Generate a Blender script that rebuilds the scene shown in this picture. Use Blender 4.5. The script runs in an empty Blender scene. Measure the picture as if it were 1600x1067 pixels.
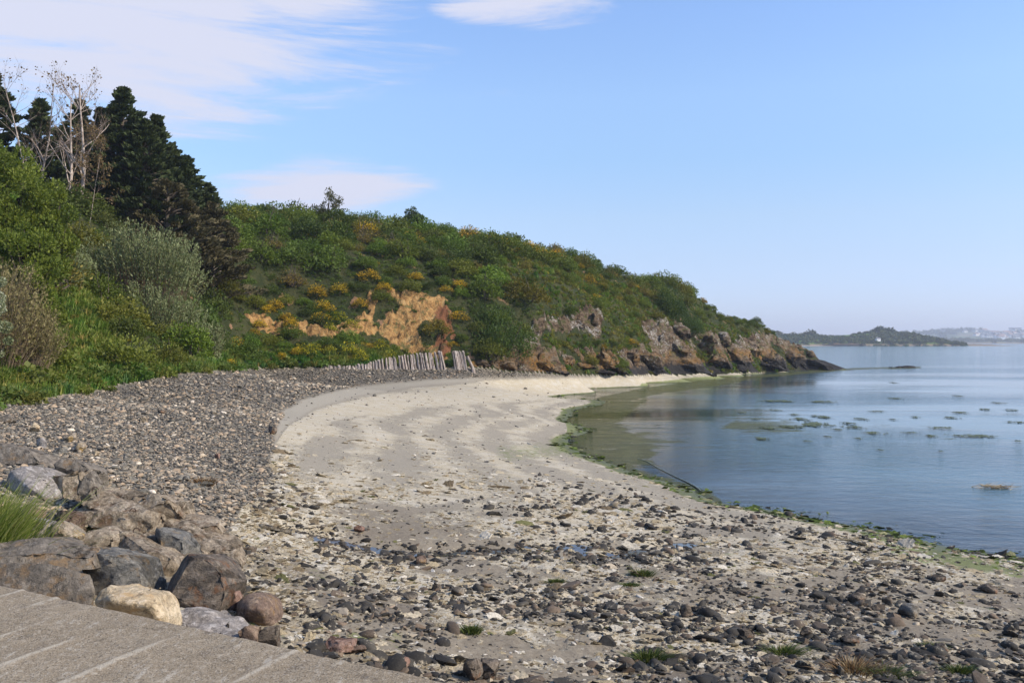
import bpy, bmesh, math, random
import numpy as np
from mathutils import Vector, Matrix, Euler
from mathutils.bvhtree import BVHTree
R = math.radians
scene = bpy.context.scene
C = scene.collection
random.seed(7)
F = 1385.0; CX = 800.0; CY = 533.5; CH = 4.0      # focal length (px), image centre, eye height above the sea

# ------------------------------------------------------------------ camera, sky, sun, exposure
cam_d = bpy.data.cameras.new('camera'); cam = bpy.data.objects.new('camera', cam_d); C.objects.link(cam)
cam.location = (0, 0, CH); cam.rotation_euler = (R(90), 0, 0)
cam_d.sensor_width = 36; cam_d.lens = 36*F/1600; cam_d.clip_start = .1; cam_d.clip_end = 30000
scene.camera = cam
SUN_EL, SUN_AZ = 36.0, 108.0                       # azimuth measured clockwise from the view direction (+Y)
scene.view_settings.view_transform = 'Standard'; scene.view_settings.look = 'None'
scene.view_settings.gamma = 1; scene.view_settings.use_curve_mapping = False
scene.view_settings.exposure = 0.55
scene.cycles.max_bounces = 6; scene.cycles.transparent_max_bounces = 16
scene.cycles.use_denoising = True

class G:
    """tiny node-graph writer"""
    def __init__(s, tree): s.t = tree; s.t.nodes.clear()
    def n(s, typ, ins=None, **kw):
        d = s.t.nodes.new(typ)
        for k, v in kw.items(): setattr(d, k, v)
        for k, v in (ins or {}).items():
            i = d.inputs[k]
            if isinstance(v, bpy.types.NodeSocket): s.t.links.new(v, i)
            else:
                try: i.default_value = v
                except Exception: i.default_value = tuple(v) + (1,)
        return d
    def m(s, op, a, b=0, c=0, clamp=False):
        return s.n('ShaderNodeMath', {0: a, 1: b, 2: c}, operation=op, use_clamp=clamp).outputs[0]
    def vm(s, op, a, b=(0, 0, 0)):
        return s.n('ShaderNodeVectorMath', {0: a, 1: b}, operation=op).outputs[0]
    def noise(s, vec, scale, detail=4, rough=.55, dist=0, out=0):
        return s.n('ShaderNodeTexNoise', {'Vector': vec, 'Scale': scale, 'Detail': detail, 'Roughness': rough, 'Distortion': dist}).outputs[out]
    def vor(s, vec, scale, feat='F1', out='Distance', rand=1):
        return s.n('ShaderNodeTexVoronoi', {'Vector': vec, 'Scale': scale, 'Randomness': rand}, feature=feat).outputs[out]
    def ss(s, v, a, b):
        return s.n('ShaderNodeMapRange', {'Value': v, 'From Min': a, 'From Max': b}, interpolation_type='SMOOTHSTEP').outputs[0]
    def mr(s, v, a, b, c, d):
        return s.n('ShaderNodeMapRange', {'Value': v, 'From Min': a, 'From Max': b, 'To Min': c, 'To Max': d}).outputs[0]
    def mix(s, f, a, b, bt='MIX'):
        d = s.n('ShaderNodeMix', data_type='RGBA', blend_type=bt)
        for i, v in ((0, f), (6, a), (7, b)):
            if isinstance(v, bpy.types.NodeSocket): s.t.links.new(v, d.inputs[i])
            elif i == 0: d.inputs[i].default_value = v
            else: d.inputs[i].default_value = tuple(v)[:3] + (1,)
        return d.outputs[2]
    def ramp(s, f, stops, interp='LINEAR'):
        d = s.n('ShaderNodeValToRGB', {0: f}); r = d.color_ramp; r.interpolation = interp
        while len(r.elements) < len(stops): r.elements.new(.5)
        for e, (p, c) in zip(r.elements, stops): e.position = p; e.color = tuple(c)[:3] + (1,)
        return d.outputs[0]
    def attr(s, name, typ='GEOMETRY', out='Color'):
        return s.n('ShaderNodeAttribute', attribute_name=name, attribute_type=typ).outputs[out]
    def scl(s, c, f): return s.mix(1.0, c, s.n('ShaderNodeCombineColor', {0: f, 1: f, 2: f}).outputs[0], 'MULTIPLY')
    def bump(s, h, strength=.5, dist=.02, nrm=None):
        i = {'Height': h, 'Strength': strength, 'Distance': dist}
        if nrm is not None: i['Normal'] = nrm
        return s.n('ShaderNodeBump', i).outputs[0]

def mat(name):
    m = bpy.data.materials.new(name); m.use_nodes = True
    g = G(m.node_tree); g.o = g.n('ShaderNodeOutputMaterial'); g.mat = m
    return g
def finish(g, col, rough=.85, nrm=None, spec=.3, extra=None):
    i = {'Base Color': col, 'Roughness': rough, 'Specular IOR Level': spec}
    if nrm is not None: i['Normal'] = nrm
    p = g.n('ShaderNodeBsdfPrincipled', i).outputs[0]
    g.t.links.new(p, g.o.inputs[0]); return g.mat

world = bpy.data.worlds.new('World'); scene.world = world; world.use_nodes = True
g = G(world.node_tree)
sky = g.n('ShaderNodeTexSky', sky_type='NISHITA', sun_disc=False, sun_elevation=R(SUN_EL), sun_rotation=R(SUN_AZ),
          altitude=0, air_density=1.0, dust_density=.35, ozone_density=3.0).outputs[0]
geo = g.n('ShaderNodeTexCoord').outputs['Generated']
sx = g.n('ShaderNodeSeparateXYZ', {0: geo})
az = g.m('ARCTAN2', sx.outputs[0], sx.outputs[1]); el = g.m('ARCSINE', sx.outputs[2])
dvec = g.n('ShaderNodeCombineXYZ', {0: az, 1: g.m('MULTIPLY', el, 2.6), 2: 0}).outputs[0]
wis = g.noise(g.n('ShaderNodeMapping', {'Vector': g.vm('ADD', dvec, (3.1, 1.7, 0)), 'Rotation': (0, 0, -.22), 'Scale': (.75, 2.6, 1)}).outputs[0], 4.6, 9, .66, .45)
big = g.noise(dvec, 2.0, 4, .5)
tot = None
for (px, py, ra, re, st) in [(60, -30, .42, .16, 1.35), (815, 14, .12, .026, 1.0), (560, 95, .15, .035, .62), (500, 292, .15, .040, 1.0),
                             (740, 145, .07, .012, .35), (230, 125, .10, .016, .6), (1000, -260, .5, .10, .6), (1480, 430, .22, .02, .22), (-700, 100, .5, .2, 1.0), (450, -250, .6, .12, 1.1)]:
    a0 = math.atan((px-CX)/F); e0 = math.atan((CY-py)/F*math.cos(a0))
    da = g.m('DIVIDE', g.m('SUBTRACT', az, a0), ra); de = g.m('DIVIDE', g.m('SUBTRACT', el, e0), re)
    v = g.m('SUBTRACT', 1.0, g.m('ADD', g.m('MULTIPLY', da, da), g.m('MULTIPLY', de, de)), clamp=True)
    v = g.m('MULTIPLY', v, st)
    tot = v if tot is None else g.m('MAXIMUM', tot, v)
cl = g.m('MULTIPLY', g.ss(g.m('ADD', tot, g.m('MULTIPLY', g.m('SUBTRACT', wis, .5), 3.0)), .25, 1.15), g.ss(tot, 0, .35), clamp=True)
cl = g.m('MULTIPLY', cl, .95, clamp=True)
SKY_TINT = (.93, 1.03, 1.10)
skyc = g.mix(1.0, sky, SKY_TINT, 'MULTIPLY')
# the photographed sky is flatter towards the horizon than clear Rayleigh air: same correction all the way round
grad = g.ramp(g.m('DIVIDE', el, .35), [(0, (.62, .60, .90)), (.065, (.62, .60, .86)), (.26, (.79, .68, .76)), (.39, (.90, .76, .76)), (.57, (.95, .86, .84)), (.76, (1.12, .99, .95)), (1, (1.14, 1.03, 1.04))])
skyc = g.mix(1.0, skyc, grad, 'MULTIPLY')
cloudc = (3.4, 3.5, 4.2)
c = g.mix(cl, skyc, cloudc)
bg = g.n('ShaderNodeBackground', {'Color': c, 'Strength': .15})
g.t.links.new(bg.outputs[0], g.n('ShaderNodeOutputWorld').inputs[0])

sl = bpy.data.lights.new('sun', 'SUN'); sl.energy = 3.9; sl.angle = R(.6); sl.color = (1, .90, .76)
so = bpy.data.objects.new('sun', sl); C.objects.link(so)
sd = Vector((math.sin(R(SUN_AZ))*math.cos(R(SUN_EL)), math.cos(R(SUN_AZ))*math.cos(R(SUN_EL)), math.sin(R(SUN_EL))))
so.rotation_euler = sd.to_track_quat('Z', 'Y').to_euler(); so.location = sd*300

# ------------------------------------------------------------------ helpers
def tag(o, label=None, cat=None, group=None, kind=None):
    if label: o['label'] = label
    if cat: o['category'] = cat
    if group: o['group'] = group
    if kind: o['kind'] = kind
    return o
def thing(name, loc, label, cat, group=None, rz=0):
    o = bpy.data.objects.new(name, None); C.objects.link(o); o.location = loc; o.rotation_euler = (0, 0, rz)
    o.empty_display_size = .2
    return tag(o, label, cat, group)
def mk(name, V, Fs, mats, parent=None, cols=None, midx=None, smooth=False, link=True):
    """mesh object from numpy verts (n,3) and faces (m,3|4) or list"""
    me = bpy.data.meshes.new(name); V = np.asarray(V, dtype=np.float32)
    if isinstance(Fs, np.ndarray):
        k = Fs.shape[1]; nf = len(Fs)
        me.vertices.add(len(V)); me.vertices.foreach_set('co', V.ravel())
        me.loops.add(nf*k); me.loops.foreach_set('vertex_index', Fs.astype(np.int32).ravel())
        me.polygons.add(nf); me.polygons.foreach_set('loop_start', np.arange(0, nf*k, k, dtype=np.int32))
        me.update(calc_edges=True)
    else:
        me.from_pydata(V.tolist(), [], Fs); me.update()
    for m in (mats if isinstance(mats, (list, tuple)) else [mats]): me.materials.append(m)
    if midx is not None: me.polygons.foreach_set('material_index', np.asarray(midx, dtype=np.int32))
    for nm, a in (cols or {}).items():
        at = me.color_attributes.new(nm, 'FLOAT_COLOR', 'POINT')
        c4 = np.ones((len(V), 4), np.float32); c4[:, :a.shape[1]] = a; at.data.foreach_set('color', c4.ravel())
    if smooth: me.polygons.foreach_set('use_smooth', np.ones(len(me.polygons), bool))
    o = bpy.data.objects.new(name, me)
    if link: C.objects.link(o)
    if parent is not None: o.parent = parent
    return o

rng = np.random.default_rng(11)
_perm = np.random.default_rng(5).permutation(256); _perm = np.concatenate([_perm, _perm, _perm])
_grad = np.random.default_rng(6).normal(size=(256, 3)); _grad /= np.linalg.norm(_grad, axis=1)[:, None]
def pnoise(p):
    p = np.asarray(p, float); i = np.floor(p).astype(int); f = p-i; u = f*f*f*(f*(f*6-15)+10); i &= 255
    r = 0
    for dx in (0, 1):
        for dy in (0, 1):
            for dz in (0, 1):
                h = _perm[_perm[_perm[(i[:, 0]+dx) & 255]+((i[:, 1]+dy) & 255)]+((i[:, 2]+dz) & 255)]
                gd = _grad[h]; d = f-np.array([dx, dy, dz])
                w = (u[:, 0] if dx else 1-u[:, 0])*(u[:, 1] if dy else 1-u[:, 1])*(u[:, 2] if dz else 1-u[:, 2])
                r = r+w*(gd*d).sum(1)
    return r*1.4
def fbm(p, oct=4, rough=.5):
    p = np.asarray(p, float); a = 1; s = 0; t = 0
    for k in range(oct): s = s+a*pnoise(p*(2**k)+k*17.3); t += a; a *= rough
    return s/t
def n2(x, y, sc, oct=3, z=0, rough=.5): return fbm(np.stack([x*sc, y*sc, np.full_like(x, z)+.37], 1), oct, rough)
def sstep(v, a, b): t = np.clip((v-a)/(b-a), 0, 1); return t*t*(3-2*t)
def P(px, py, Y): return ((px-CX)/F*Y, Y, CH+(CY-py)/F*Y)
def PZ(px, py, z): return P(px, py, (CH-z)*F/(py-CY))
def proj(x, y, z): y = np.maximum(y, .5); return CX+F*x/y, CY-F*(z-CH)/y
def poly(px, py, pts, soft=6):
    """soft inside-mask of a polygon, 1 inside"""
    pts = np.array(pts, float); n = len(pts); ins = np.zeros(px.shape, bool); d2 = np.full(px.shape, 1e12)
    for i in range(n):
        x1, y1 = pts[i]; x2, y2 = pts[(i+1) % n]
        if y1 != y2: ins ^= ((y1 > py) != (y2 > py)) & (px < (x2-x1)*(py-y1)/(y2-y1)+x1)
        L = (x2-x1)**2+(y2-y1)**2+1e-9; t = np.clip(((px-x1)*(x2-x1)+(py-y1)*(y2-y1))/L, 0, 1)
        d2 = np.minimum(d2, (px-x1-t*(x2-x1))**2+(py-y1-t*(y2-y1))**2)
    d = np.sqrt(d2)*np.where(ins, 1, -1)
    return sstep(d, -soft, soft)

# ------------------------------------------------------------------ terrain: control points -> smooth height function
ctrl = []
def cz(px, py, z): ctrl.append(PZ(px, py, z))
def cy(px, py, Y): ctrl.append(P(px, py, Y))
EDGE = [(1600, 872), (1480, 853), (1400, 835), (1300, 815), (1200, 797), (1130, 785), (1080, 765), (1000, 742), (950, 722), (905, 705), (890, 685), (888, 660), (900, 640), (935, 625), (1000, 609), (1080, 597), (1150, 590), (1230, 582), (1310, 577.5)]
for a, b in EDGE: cz(a, b, 0.0)
for a, b, z in [(200, 680, 2.0), (425, 690, 1.45), (440, 640, 1.5), (540, 605, 1.55), (690, 590, 1.55), (780, 589, 1.4), (880, 590, 1.0), (100, 720, 2.05), (330, 810, 1.5), (640, 700, .95), (800, 650, .6),
                (640, 640, 1.1), (780, 610, .95), (880, 603, .6), (1000, 592, .45), (800, 800, .7), (500, 850, 1.05), (1000, 850, .5), (1100, 1000, .72), (800, 1060, .95), (1500, 1000, .5), (1550, 920, .25), (1200, 900, .48), (1350, 870, .22),
                (500, 1000, 1.25), (640, 940, 1.0), (950, 760, .35), (0, 800, 1.95), (100, 860, 1.7), (250, 900, 1.5), (-200, 700, 2.15), (-300, 850, 1.9), (0, 700, 2.1), (250, 760, 1.8), (420, 760, 1.3), (300, 640, 2.05), (480, 600, 1.9)]: cz(a, b, z)
COL = {0: [(632, 24), (560, 29), (450, 36), (340, 45), (310, 60)], 130: [(612, 30), (560, 34), (450, 41), (350, 50), (318, 62)],
       280: [(583, 47.6), (540, 50), (440, 55), (360, 62), (335, 72)], 400: [(575, 57), (530, 60), (450, 64), (372, 70), (345, 80)],
       520: [(573, 59.6), (535, 62), (500, 64.5), (430, 68), (365, 76), (347, 84)], 640: [(574, 63), (550, 65), (500, 66.5), (460, 68), (422, 71), (380, 79), (364, 88)],
       740: [(574, 64.2), (540, 66), (470, 69.5), (405, 78), (378, 88)], 850: [(583, 68), (550, 69.5), (500, 72), (434, 80), (402, 90)],
       950: [(586, 78), (548, 80), (500, 83), (455, 90), (428, 98)], 1050: [(585, 92), (548, 94), (502, 98), (452, 106)], 1100: [(583, 100), (545, 102), (510, 106), (478, 111)], 1150: [(582, 108), (550, 110), (520, 113), (498, 117)],
       1190: [(580, 114), (545, 116.5), (514, 120)], 1215: [(580, 118), (555, 120), (531, 122)], 1260: [(579, 123), (561, 124), (551, 127)], 1300: [(577.6, 127), (571, 128.5)]}
for px, l in COL.items():
    for py, Y in l: cy(px, py, Y)
    py, Y = l[-1]; c0 = P(px, py, Y)
    if px <= 850:
        for d in (14, 30, 60): ctrl.append((c0[0]*(1+d/Y), Y+d, c0[2]-.02*d))
    elif px <= 1050:
        ctrl.append((c0[0]*1.12+1, Y*1.12, c0[2]*.9)); ctrl.append((c0[0]*1.35+2, Y*1.35, c0[2]*.3))
    elif px < 1300:
        ctrl.append((c0[0]+1, Y+8, c0[2]*.5)); ctrl.append((c0[0]+1, Y+22, -1.2)); ctrl.append((c0[0]+1, Y+50, -3))
ctrl += [(-15.5, 16, 2.3), (-20, 12, 2.4), (-22, 20, 5), (-35, 30, 10.5), (-55, 50, 15), (-70, 80, 16), (-30, 6, 6), (-18, 4, 2.5), (-8, 6.2, 1.7), (-8, 3, 2.0), (-3, 4, 1.5), (0, 4, 1.1), (5, 4, .9), (10, 4, .5), (18, 6, 0)]
ctrl += [(12, 22, -.5), (14, 24, -.9), (10, 30, -.7), (8, 40, -.4), (6, 48, -.25), (12, 58, -.4), (22, 72, -.5), (40, 100, -.7), (52, 122, -.7), (60, 125, -1.4), (30, 40, -2), (60, 60, -3), (100, 100, -4), (100, 20, -3), (40, 15, -2), (22, 10, -.6), (60, 165, -3), (130, 200, -4), (90, 140, -3), (50, 127, -.5), (55, 124, -.8), (50.5, 131, -.6)]
ctrl = np.array(ctrl); _cp = ctrl[:, :2]; _c2 = 1.2**2
def _phi(a, b): return np.sqrt(((a[:, None, :]-b[None, :, :])**2).sum(2)+_c2)
_n = len(ctrl); _A = np.zeros((_n+3, _n+3)); _A[:_n, :_n] = _phi(_cp, _cp)+np.eye(_n)*.06
_A[:_n, _n] = 1; _A[:_n, _n+1:] = _cp; _A[_n:, :_n] = _A[:_n, _n:].T
_w = np.linalg.solve(_A, np.concatenate([ctrl[:, 2], [0, 0, 0]]))
def Hbase(x, y):
    out = np.empty_like(x); q = np.stack([x, y], 1)
    for i in range(0, len(x), 20000):
        b = q[i:i+20000]; out[i:i+20000] = _phi(b, _cp)@_w[:_n]+_w[_n]+b@_w[_n+1:]
    return out

SHINGLE = [(-700, 640), (0, 634), (130, 614), (280, 585), (400, 576), (520, 573), (740, 575), (850, 583), (930, 587), (850, 589), (780, 591), (690, 591), (600, 597), (540, 605), (480, 622), (440, 642), (425, 690), (425, 745), (380, 800), (350, 850), (200, 850), (-700, 1000)]
GREYSAND = [(430, 690), (440, 642), (480, 622), (540, 605), (600, 597), (690, 590), (790, 590), (720, 598), (640, 606), (560, 619), (490, 640), (450, 665)]
SCAR = [(375, 492), (400, 494), (450, 505), (520, 512), (560, 500), (568, 470), (590, 448), (620, 455), (660, 462), (700, 470), (708, 500), (716, 540), (700, 565), (655, 560), (620, 545), (600, 525), (560, 520), (500, 530), (440, 524), (400, 515)]
SCARGREEN = [[(585, 472), (600, 462), (625, 470), (632, 490), (615, 480), (600, 500), (592, 520), (580, 500)], [(650, 520), (668, 500), (690, 520), (680, 545), (660, 540)], [(560, 540), (590, 520), (620, 560), (600, 570), (560, 570)]]
REDEARTH = [(680, 480), (708, 475), (716, 540), (700, 565), (672, 540), (676, 510)]
CLIFF = [(735, 566), (780, 552), (820, 540), (835, 500), (870, 500), (905, 488), (942, 484), (942, 520), (925, 545), (960, 550), (1000, 540), (1005, 505), (1040, 500), (1070, 506), (1100, 520), (1137, 534), (1165, 530), (1190, 522), (1215, 530), (1240, 540), (1330, 572), (1330, 600), (735, 600)]
CLIFFGREEN = [[(850, 525), (900, 520), (935, 535), (925, 552), (860, 552), (840, 545)], [(960, 500), (1000, 500), (1020, 540), (980, 552), (950, 545)]]
FOOT = [(-900, 645), (-300, 640), (0, 630), (60, 622), (130, 611), (200, 598), (280, 583), (400, 574.5), (520, 572), (740, 573), (800, 579), (850, 583), (950, 586), (1050, 585), (1150, 582.5), (1210, 581), (1260, 579.5), (1310, 578), (1320, 576), (1330, 540), (1330, -500), (-900, -500)]
def fields(x, y, z):
    px, py = proj(x, y, z)
    w = n2(x, y, .35, 3, 3.0)*14; wy = n2(x, y, .35, 3, 9.0)*5
    f = {}
    f['px'], f['py'] = px, py
    f['hill'] = poly(px, py+wy*.25, FOOT, 1.2)
    k = np.clip((py-CY)/60, .35, 3)
    f['shingle'] = poly(px+w*k*.6, py+wy*.4*k, SHINGLE, 5)
    f['grey'] = poly(px+w*.4, py+wy*.3, GREYSAND, 4)
    w2 = n2(x, y+z*.7, 1.3, 4, 15.)*11; w3 = n2(x+z*.5, y, 1.2, 4, 16.)*9
    f['scar'] = poly(px+w+w2, py+wy+w3, SCAR, 2.5)
    for p in SCARGREEN: f['scar'] = f['scar']*(1-poly(px+w+w2, py+wy+w3, p, 4))
    f['scar'] = f['scar']*sstep(n2(x+z, y, .55, 4, 17., .65), .26, .12)
    f['red'] = poly(px+w+w2*1.6, py+wy+w3*1.6, REDEARTH, 16)
    f['rock'] = poly(px+w*.7+w2, py+wy+w3*.8, CLIFF, 3)*f['hill']
    f['rock'] = f['rock']*sstep(n2(x+z*.8, y, .35, 4, 18., .65)-.10*sstep(z, 2, 4.5), .18, .05)
    for p in CLIFFGREEN: f['rock'] = f['rock']*(1-poly(px+w, py+wy*2, p, 5))
    return f
RILL = [PZ(px, py, .95)[:2] for px, py in [(395, 852), (450, 846), (520, 845), (590, 848), (660, 846), (740, 836), (820, 826), (880, 822), (940, 836), (1010, 812), (1080, 800)]]
def rilld(x, y):
    d = np.full(x.shape, 9.)
    for (ax, ay), (bx, by) in zip(RILL[:-1], RILL[1:]):
        L = (bx-ax)**2+(by-ay)**2; t = np.clip(((x-ax)*(bx-ax)+(y-ay)*(by-ay))/L, 0, 1); d = np.minimum(d, np.hypot(x-ax-t*(bx-ax), y-ay-t*(by-ay)))
    return d
def height(x, y, full=False):
    x = np.asarray(x, float); y = np.asarray(y, float)
    z = Hbase(x, y); f = fields(x, y, z)
    beach = 1-f['hill']
    und = n2(x, y, .22, 3, 1.0)*.06+n2(x, y, 1.1, 3, 2.0)*.025
    near = sstep(y, 22, 12)*(1-f['shingle'])*beach*sstep(z, .02, .15)
    rough = n2(x, y, 4.0, 4, 4.0, .6)*.035*near
    sh = f['shingle']*n2(x, y, 3, 3, 5.0)*.03
    lowz = sstep(z, -.05, .2)*.85+.15
    dz = (und*lowz+rough+sh)*beach
    rd = rilld(x, y)+n2(x, y, 1.5, 3, 14.)*.35; dz = dz-.07*np.exp(-(rd/.30)**2)*(1-f['hill'])
    p3 = np.stack([x*.8, y*.8, z*.55], 1)
    rid = (1-np.abs(fbm(p3, 5, .55))*2.6)
    # rock: beds dipping to the right
    bed = np.stack([(x*.55+z*.9), y*.35, (z*.7-x*.18)], 1)
    rr = (1-np.abs(fbm(bed*.9, 5, .6))*2.6)
    gul = 1-np.abs(fbm(np.stack([x*.9+z*.3, y*.9, z*1.1+x*.2], 1), 6, .7))*3.0
    hs_ = sstep(poly(f['px'], f['py'], FOOT, 9), .5, 1.)*f['hill']
    dz = dz+hs_*(f['scar']*((rid-.5)*.5+(gul-.5)*.6)+f['rock']*((rr-.45)*1.3+(1-np.abs(fbm(bed*2.9+7, 4, .6))*2.6-.5)*.5)*sstep(z, .6, 2.2)+(1-f['scar'])*(1-f['rock'])*n2(x, y, .45, 3, 8.0)*.5*sstep(z, 2.4, 4.5))
    z = z+dz
    if full: return z, f
    return z

# polar sheet (fine where near)
ang = np.concatenate([np.linspace(-56, -33, 60)[:-1], np.linspace(-33, 33, 520), np.linspace(33, 60, 30)[1:]])
rad = np.concatenate([np.geomspace(3.2, 55, 300)[:-1], np.linspace(55, 133, 330), np.linspace(134, 210, 30)])
A_, R_ = np.meshgrid(np.radians(ang), rad); X = (np.tan(A_)*R_).ravel(); Y = R_.ravel()
Z, f = height(X, Y, True)
Z = np.where(Z < -.3, Z, Z)
nc, nr = len(ang), len(rad)
idx = np.arange(nc*nr).reshape(nr, nc)
quads = np.stack([idx[:-1, :-1], idx[:-1, 1:], idx[1:, 1:], idx[1:, :-1]], -1).reshape(-1, 4)

Zg = Z.reshape(nr, nc); _ta = np.tan(np.radians(ang))
def hz(x, y):
    """height of the finished sheet at a point"""
    cc = np.interp(x/y, _ta, np.arange(nc)); rr = np.interp(y, rad, np.arange(nr)); i = min(int(rr), nr-2); j = min(int(cc), nc-2); u, v = rr-i, cc-j
    return float(Zg[i, j]*(1-u)*(1-v)+Zg[i+1, j]*u*(1-v)+Zg[i, j+1]*(1-u)*v+Zg[i+1, j+1]*u*v)

_fg = {k: v.reshape(nr, nc) for k, v in f.items() if k not in ('px', 'py')}
def hgrid(x, y):
    """heights and masks looked up on the finished sheet"""
    cc = np.clip(np.interp(x/y, _ta, np.arange(nc)), 0, nc-1.001); rr = np.clip(np.interp(y, rad, np.arange(nr)), 0, nr-1.001); i = rr.astype(int); j = cc.astype(int); u, v = rr-i, cc-j
    lk = lambda G_: G_[i, j]*(1-u)*(1-v)+G_[i+1, j]*u*(1-v)+G_[i, j+1]*(1-u)*v+G_[i+1, j+1]*u*v
    z = lk(Zg); o = {k: lk(G_) for k, G_ in _fg.items()}; o['px'], o['py'] = proj(x, y, z); return z, o
# masks stored on the sheet
cream = sstep(n2(X, Y, .5, 4, 21.)+n2(X, Y, 2.3, 3, 22.)*.5+.22*sstep(Y, 14, 18), -.28, .22)
edge = np.exp(-((Z-.03)/.05)**2)
farb = sstep(Y, 15, 21)
# strand lines: bands that follow the height contours of the beach
Hs = Hbase(X, Y)
band = .5+.5*np.sin((Hs+n2(X, Y, .12, 2, 31.)*.10)*23+.8)
creamF = np.clip(.42+.34*band+n2(X, Y, .3, 3, 33.)*.35+n2(X, Y, 1.4, 3, 34.)*.45, 0, 1)
creamM = (cream*.95*(1-farb)+creamF*farb)
top = poly(f['px'], f['py'], [(425, 700), (440, 660), (500, 636), (600, 614), (720, 598), (800, 590), (1080, 588), (1080, 600), (900, 625), (640, 640), (520, 660), (470, 700)], 8)
creamM = np.maximum(creamM, top*.85)*(1-f['shingle'])*(1-f['grey'])*sstep(Z, .0, .1)
mud = sstep(n2(X, Y, .28, 3, 41.), .12, .35)*sstep(Y, 19, 12.5)
creamM = creamM*(1-mud*.75)
wet = np.clip(sstep(Z, .16, .0)+mud*.7, 0, 1)
galg = np.clip(edge*1.3+poly(f['px'], f['py'], [(884, 660), (900, 664), (912, 672), (925, 698), (892, 692)], 3)*1.2+.8*poly(f['px'], f['py'], [(960, 618), (1060, 601), (1150, 590), (1310, 580), (1330, 590), (1120, 608), (1000, 622)], 4)+.75*poly(f['px'], f['py'], [(1000, 598), (1085, 588), (1180, 583), (1180, 592), (1080, 602), (1000, 615)], 4)
               + .5*sstep(n2(X, Y, .6, 3, 51.), .15, .4)*(1-farb)+.55*poly(f['px'], f['py'], [(760, 690), (900, 680), (930, 720), (780, 730)], 20)+.7*poly(f['px'], f['py'], [(1380, 840), (1600, 868), (1600, 905), (1400, 880)], 10), 0, 1)*(1-f['shingle'])
soil = np.clip(f['scar']+sstep(n2(X, Y, .8, 3, 61.), .30, .42)*.8*f['hill'], 0, 1)
m1 = np.stack([f['shingle'], creamM, wet], 1); m2 = np.stack([galg, soil, f['rock']], 1); m3 = np.stack([f['red'], np.maximum(f['grey'], .62*sstep(Y, 14, 19)*(1-wet)), f['scar']], 1)

def beach_mat():
    g = mat('beach_ground'); pos = g.n('ShaderNodeNewGeometry').outputs['Position']
    a1 = g.n('ShaderNodeSeparateColor', {0: g.attr('m1')}); a2 = g.n('ShaderNodeSeparateColor', {0: g.attr('m2')}); a3 = g.n('ShaderNodeSeparateColor', {0: g.attr('m3')})
    SH, CR, WT = a1.outputs; AL = a2.outputs[0]; GR = a3.outputs[1]
    fine = g.noise(pos, 14, 8, .7); mid = g.noise(pos, 2.2, 6, .6); vf = g.noise(pos, 60, 4, .7)
    fl = g.noise(g.vm('MULTIPLY', pos, (1, 1.0, 1)), 5.5, 9, .72, .6)
    sand = g.mix(mid, (.13, .103, .070), (.225, .185, .130))
    sand = g.mix(g.ss(fine, .3, .75), sand, (.27, .23, .168))
    sand = g.mix(GR, sand, g.mix(fine, (.265, .235, .180), (.355, .315, .245)))
    # dried algae crust, cream to white
    cf = g.m('ADD', g.m('ADD', g.m('MULTIPLY', fl, .65), g.m('MULTIPLY', fine, .35)), g.m('SUBTRACT', g.m('MULTIPLY', CR, .50), .29))
    cm = g.ss(g.m('ADD', cf, g.m('MULTIPLY', g.m('SUBTRACT', vf, .5), .22)), .40, .60)
    crust = g.mix(g.ss(vf, .35, .65), (.30, .245, .155), (.51, .445, .33))
    crust = g.mix(g.ss(mid, .4, .7), crust, (.45, .405, .32))
    col = g.mix(cm, sand, crust)
    spk = g.ss(g.noise(pos, 33, 3, .6), .60, .68)
    col = g.mix(g.m('MULTIPLY', spk, g.m('SUBTRACT', .8, SH, clamp=True)), col, (.07, .06, .045))
    # green algae
    ag = g.ss(g.m('ADD', fl, g.m('SUBTRACT', g.m('MULTIPLY', AL, .75), .42)), .42, .6)
    gcol = g.mix(mid, (.05, .075, .012), (.20, .23, .06))
    gcol = g.mix(g.ss(vf, .5, .7), gcol, (.28, .28, .13))
    col = g.mix(g.m('MULTIPLY', ag, .85), col, gcol)
    # shingle between the loose stones
    vc = g.n('ShaderNodeTexVoronoi', {'Vector': pos, 'Scale': 16})
    vs = g.n('ShaderNodeSeparateColor', {0: vc.outputs['Color']})
    st = g.ramp(vs.outputs[0], [(0, (.12, .108, .088)), (.35, (.18, .158, .125)), (.6, (.24, .20, .15)), (.82, (.3, .25, .18)), (.93, (.45, .39, .3)), (1, (.55, .5, .42))], 'CONSTANT')
    st = g.scl(st, g.ss(vc.outputs['Distance'], .75, .25))
    col = g.mix(SH, col, st)
    wf = g.m('MULTIPLY', WT, g.m('SUBTRACT', 1.0, cm, clamp=True))
    col = g.mix(wf, col, g.mix(1.0, col, (.62, .58, .53), 'MULTIPLY'))
    rough = g.m('SUBTRACT', .9, g.m('MULTIPLY', wf, .45))
    h = g.m('ADD', g.m('MULTIPLY', fine, .5), g.m('MULTIPLY', cm, .5)); h = g.m('ADD', h, g.m('MULTIPLY', vf, .25))
    h = g.m('ADD', h, g.m('MULTIPLY', g.m('MULTIPLY', SH, 1.5), g.m('SUBTRACT', 1, vc.outputs['Distance'])))
    return finish(g, col, rough, g.bump(h, .7, .035), .3)
ROCKCOL = None
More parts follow.
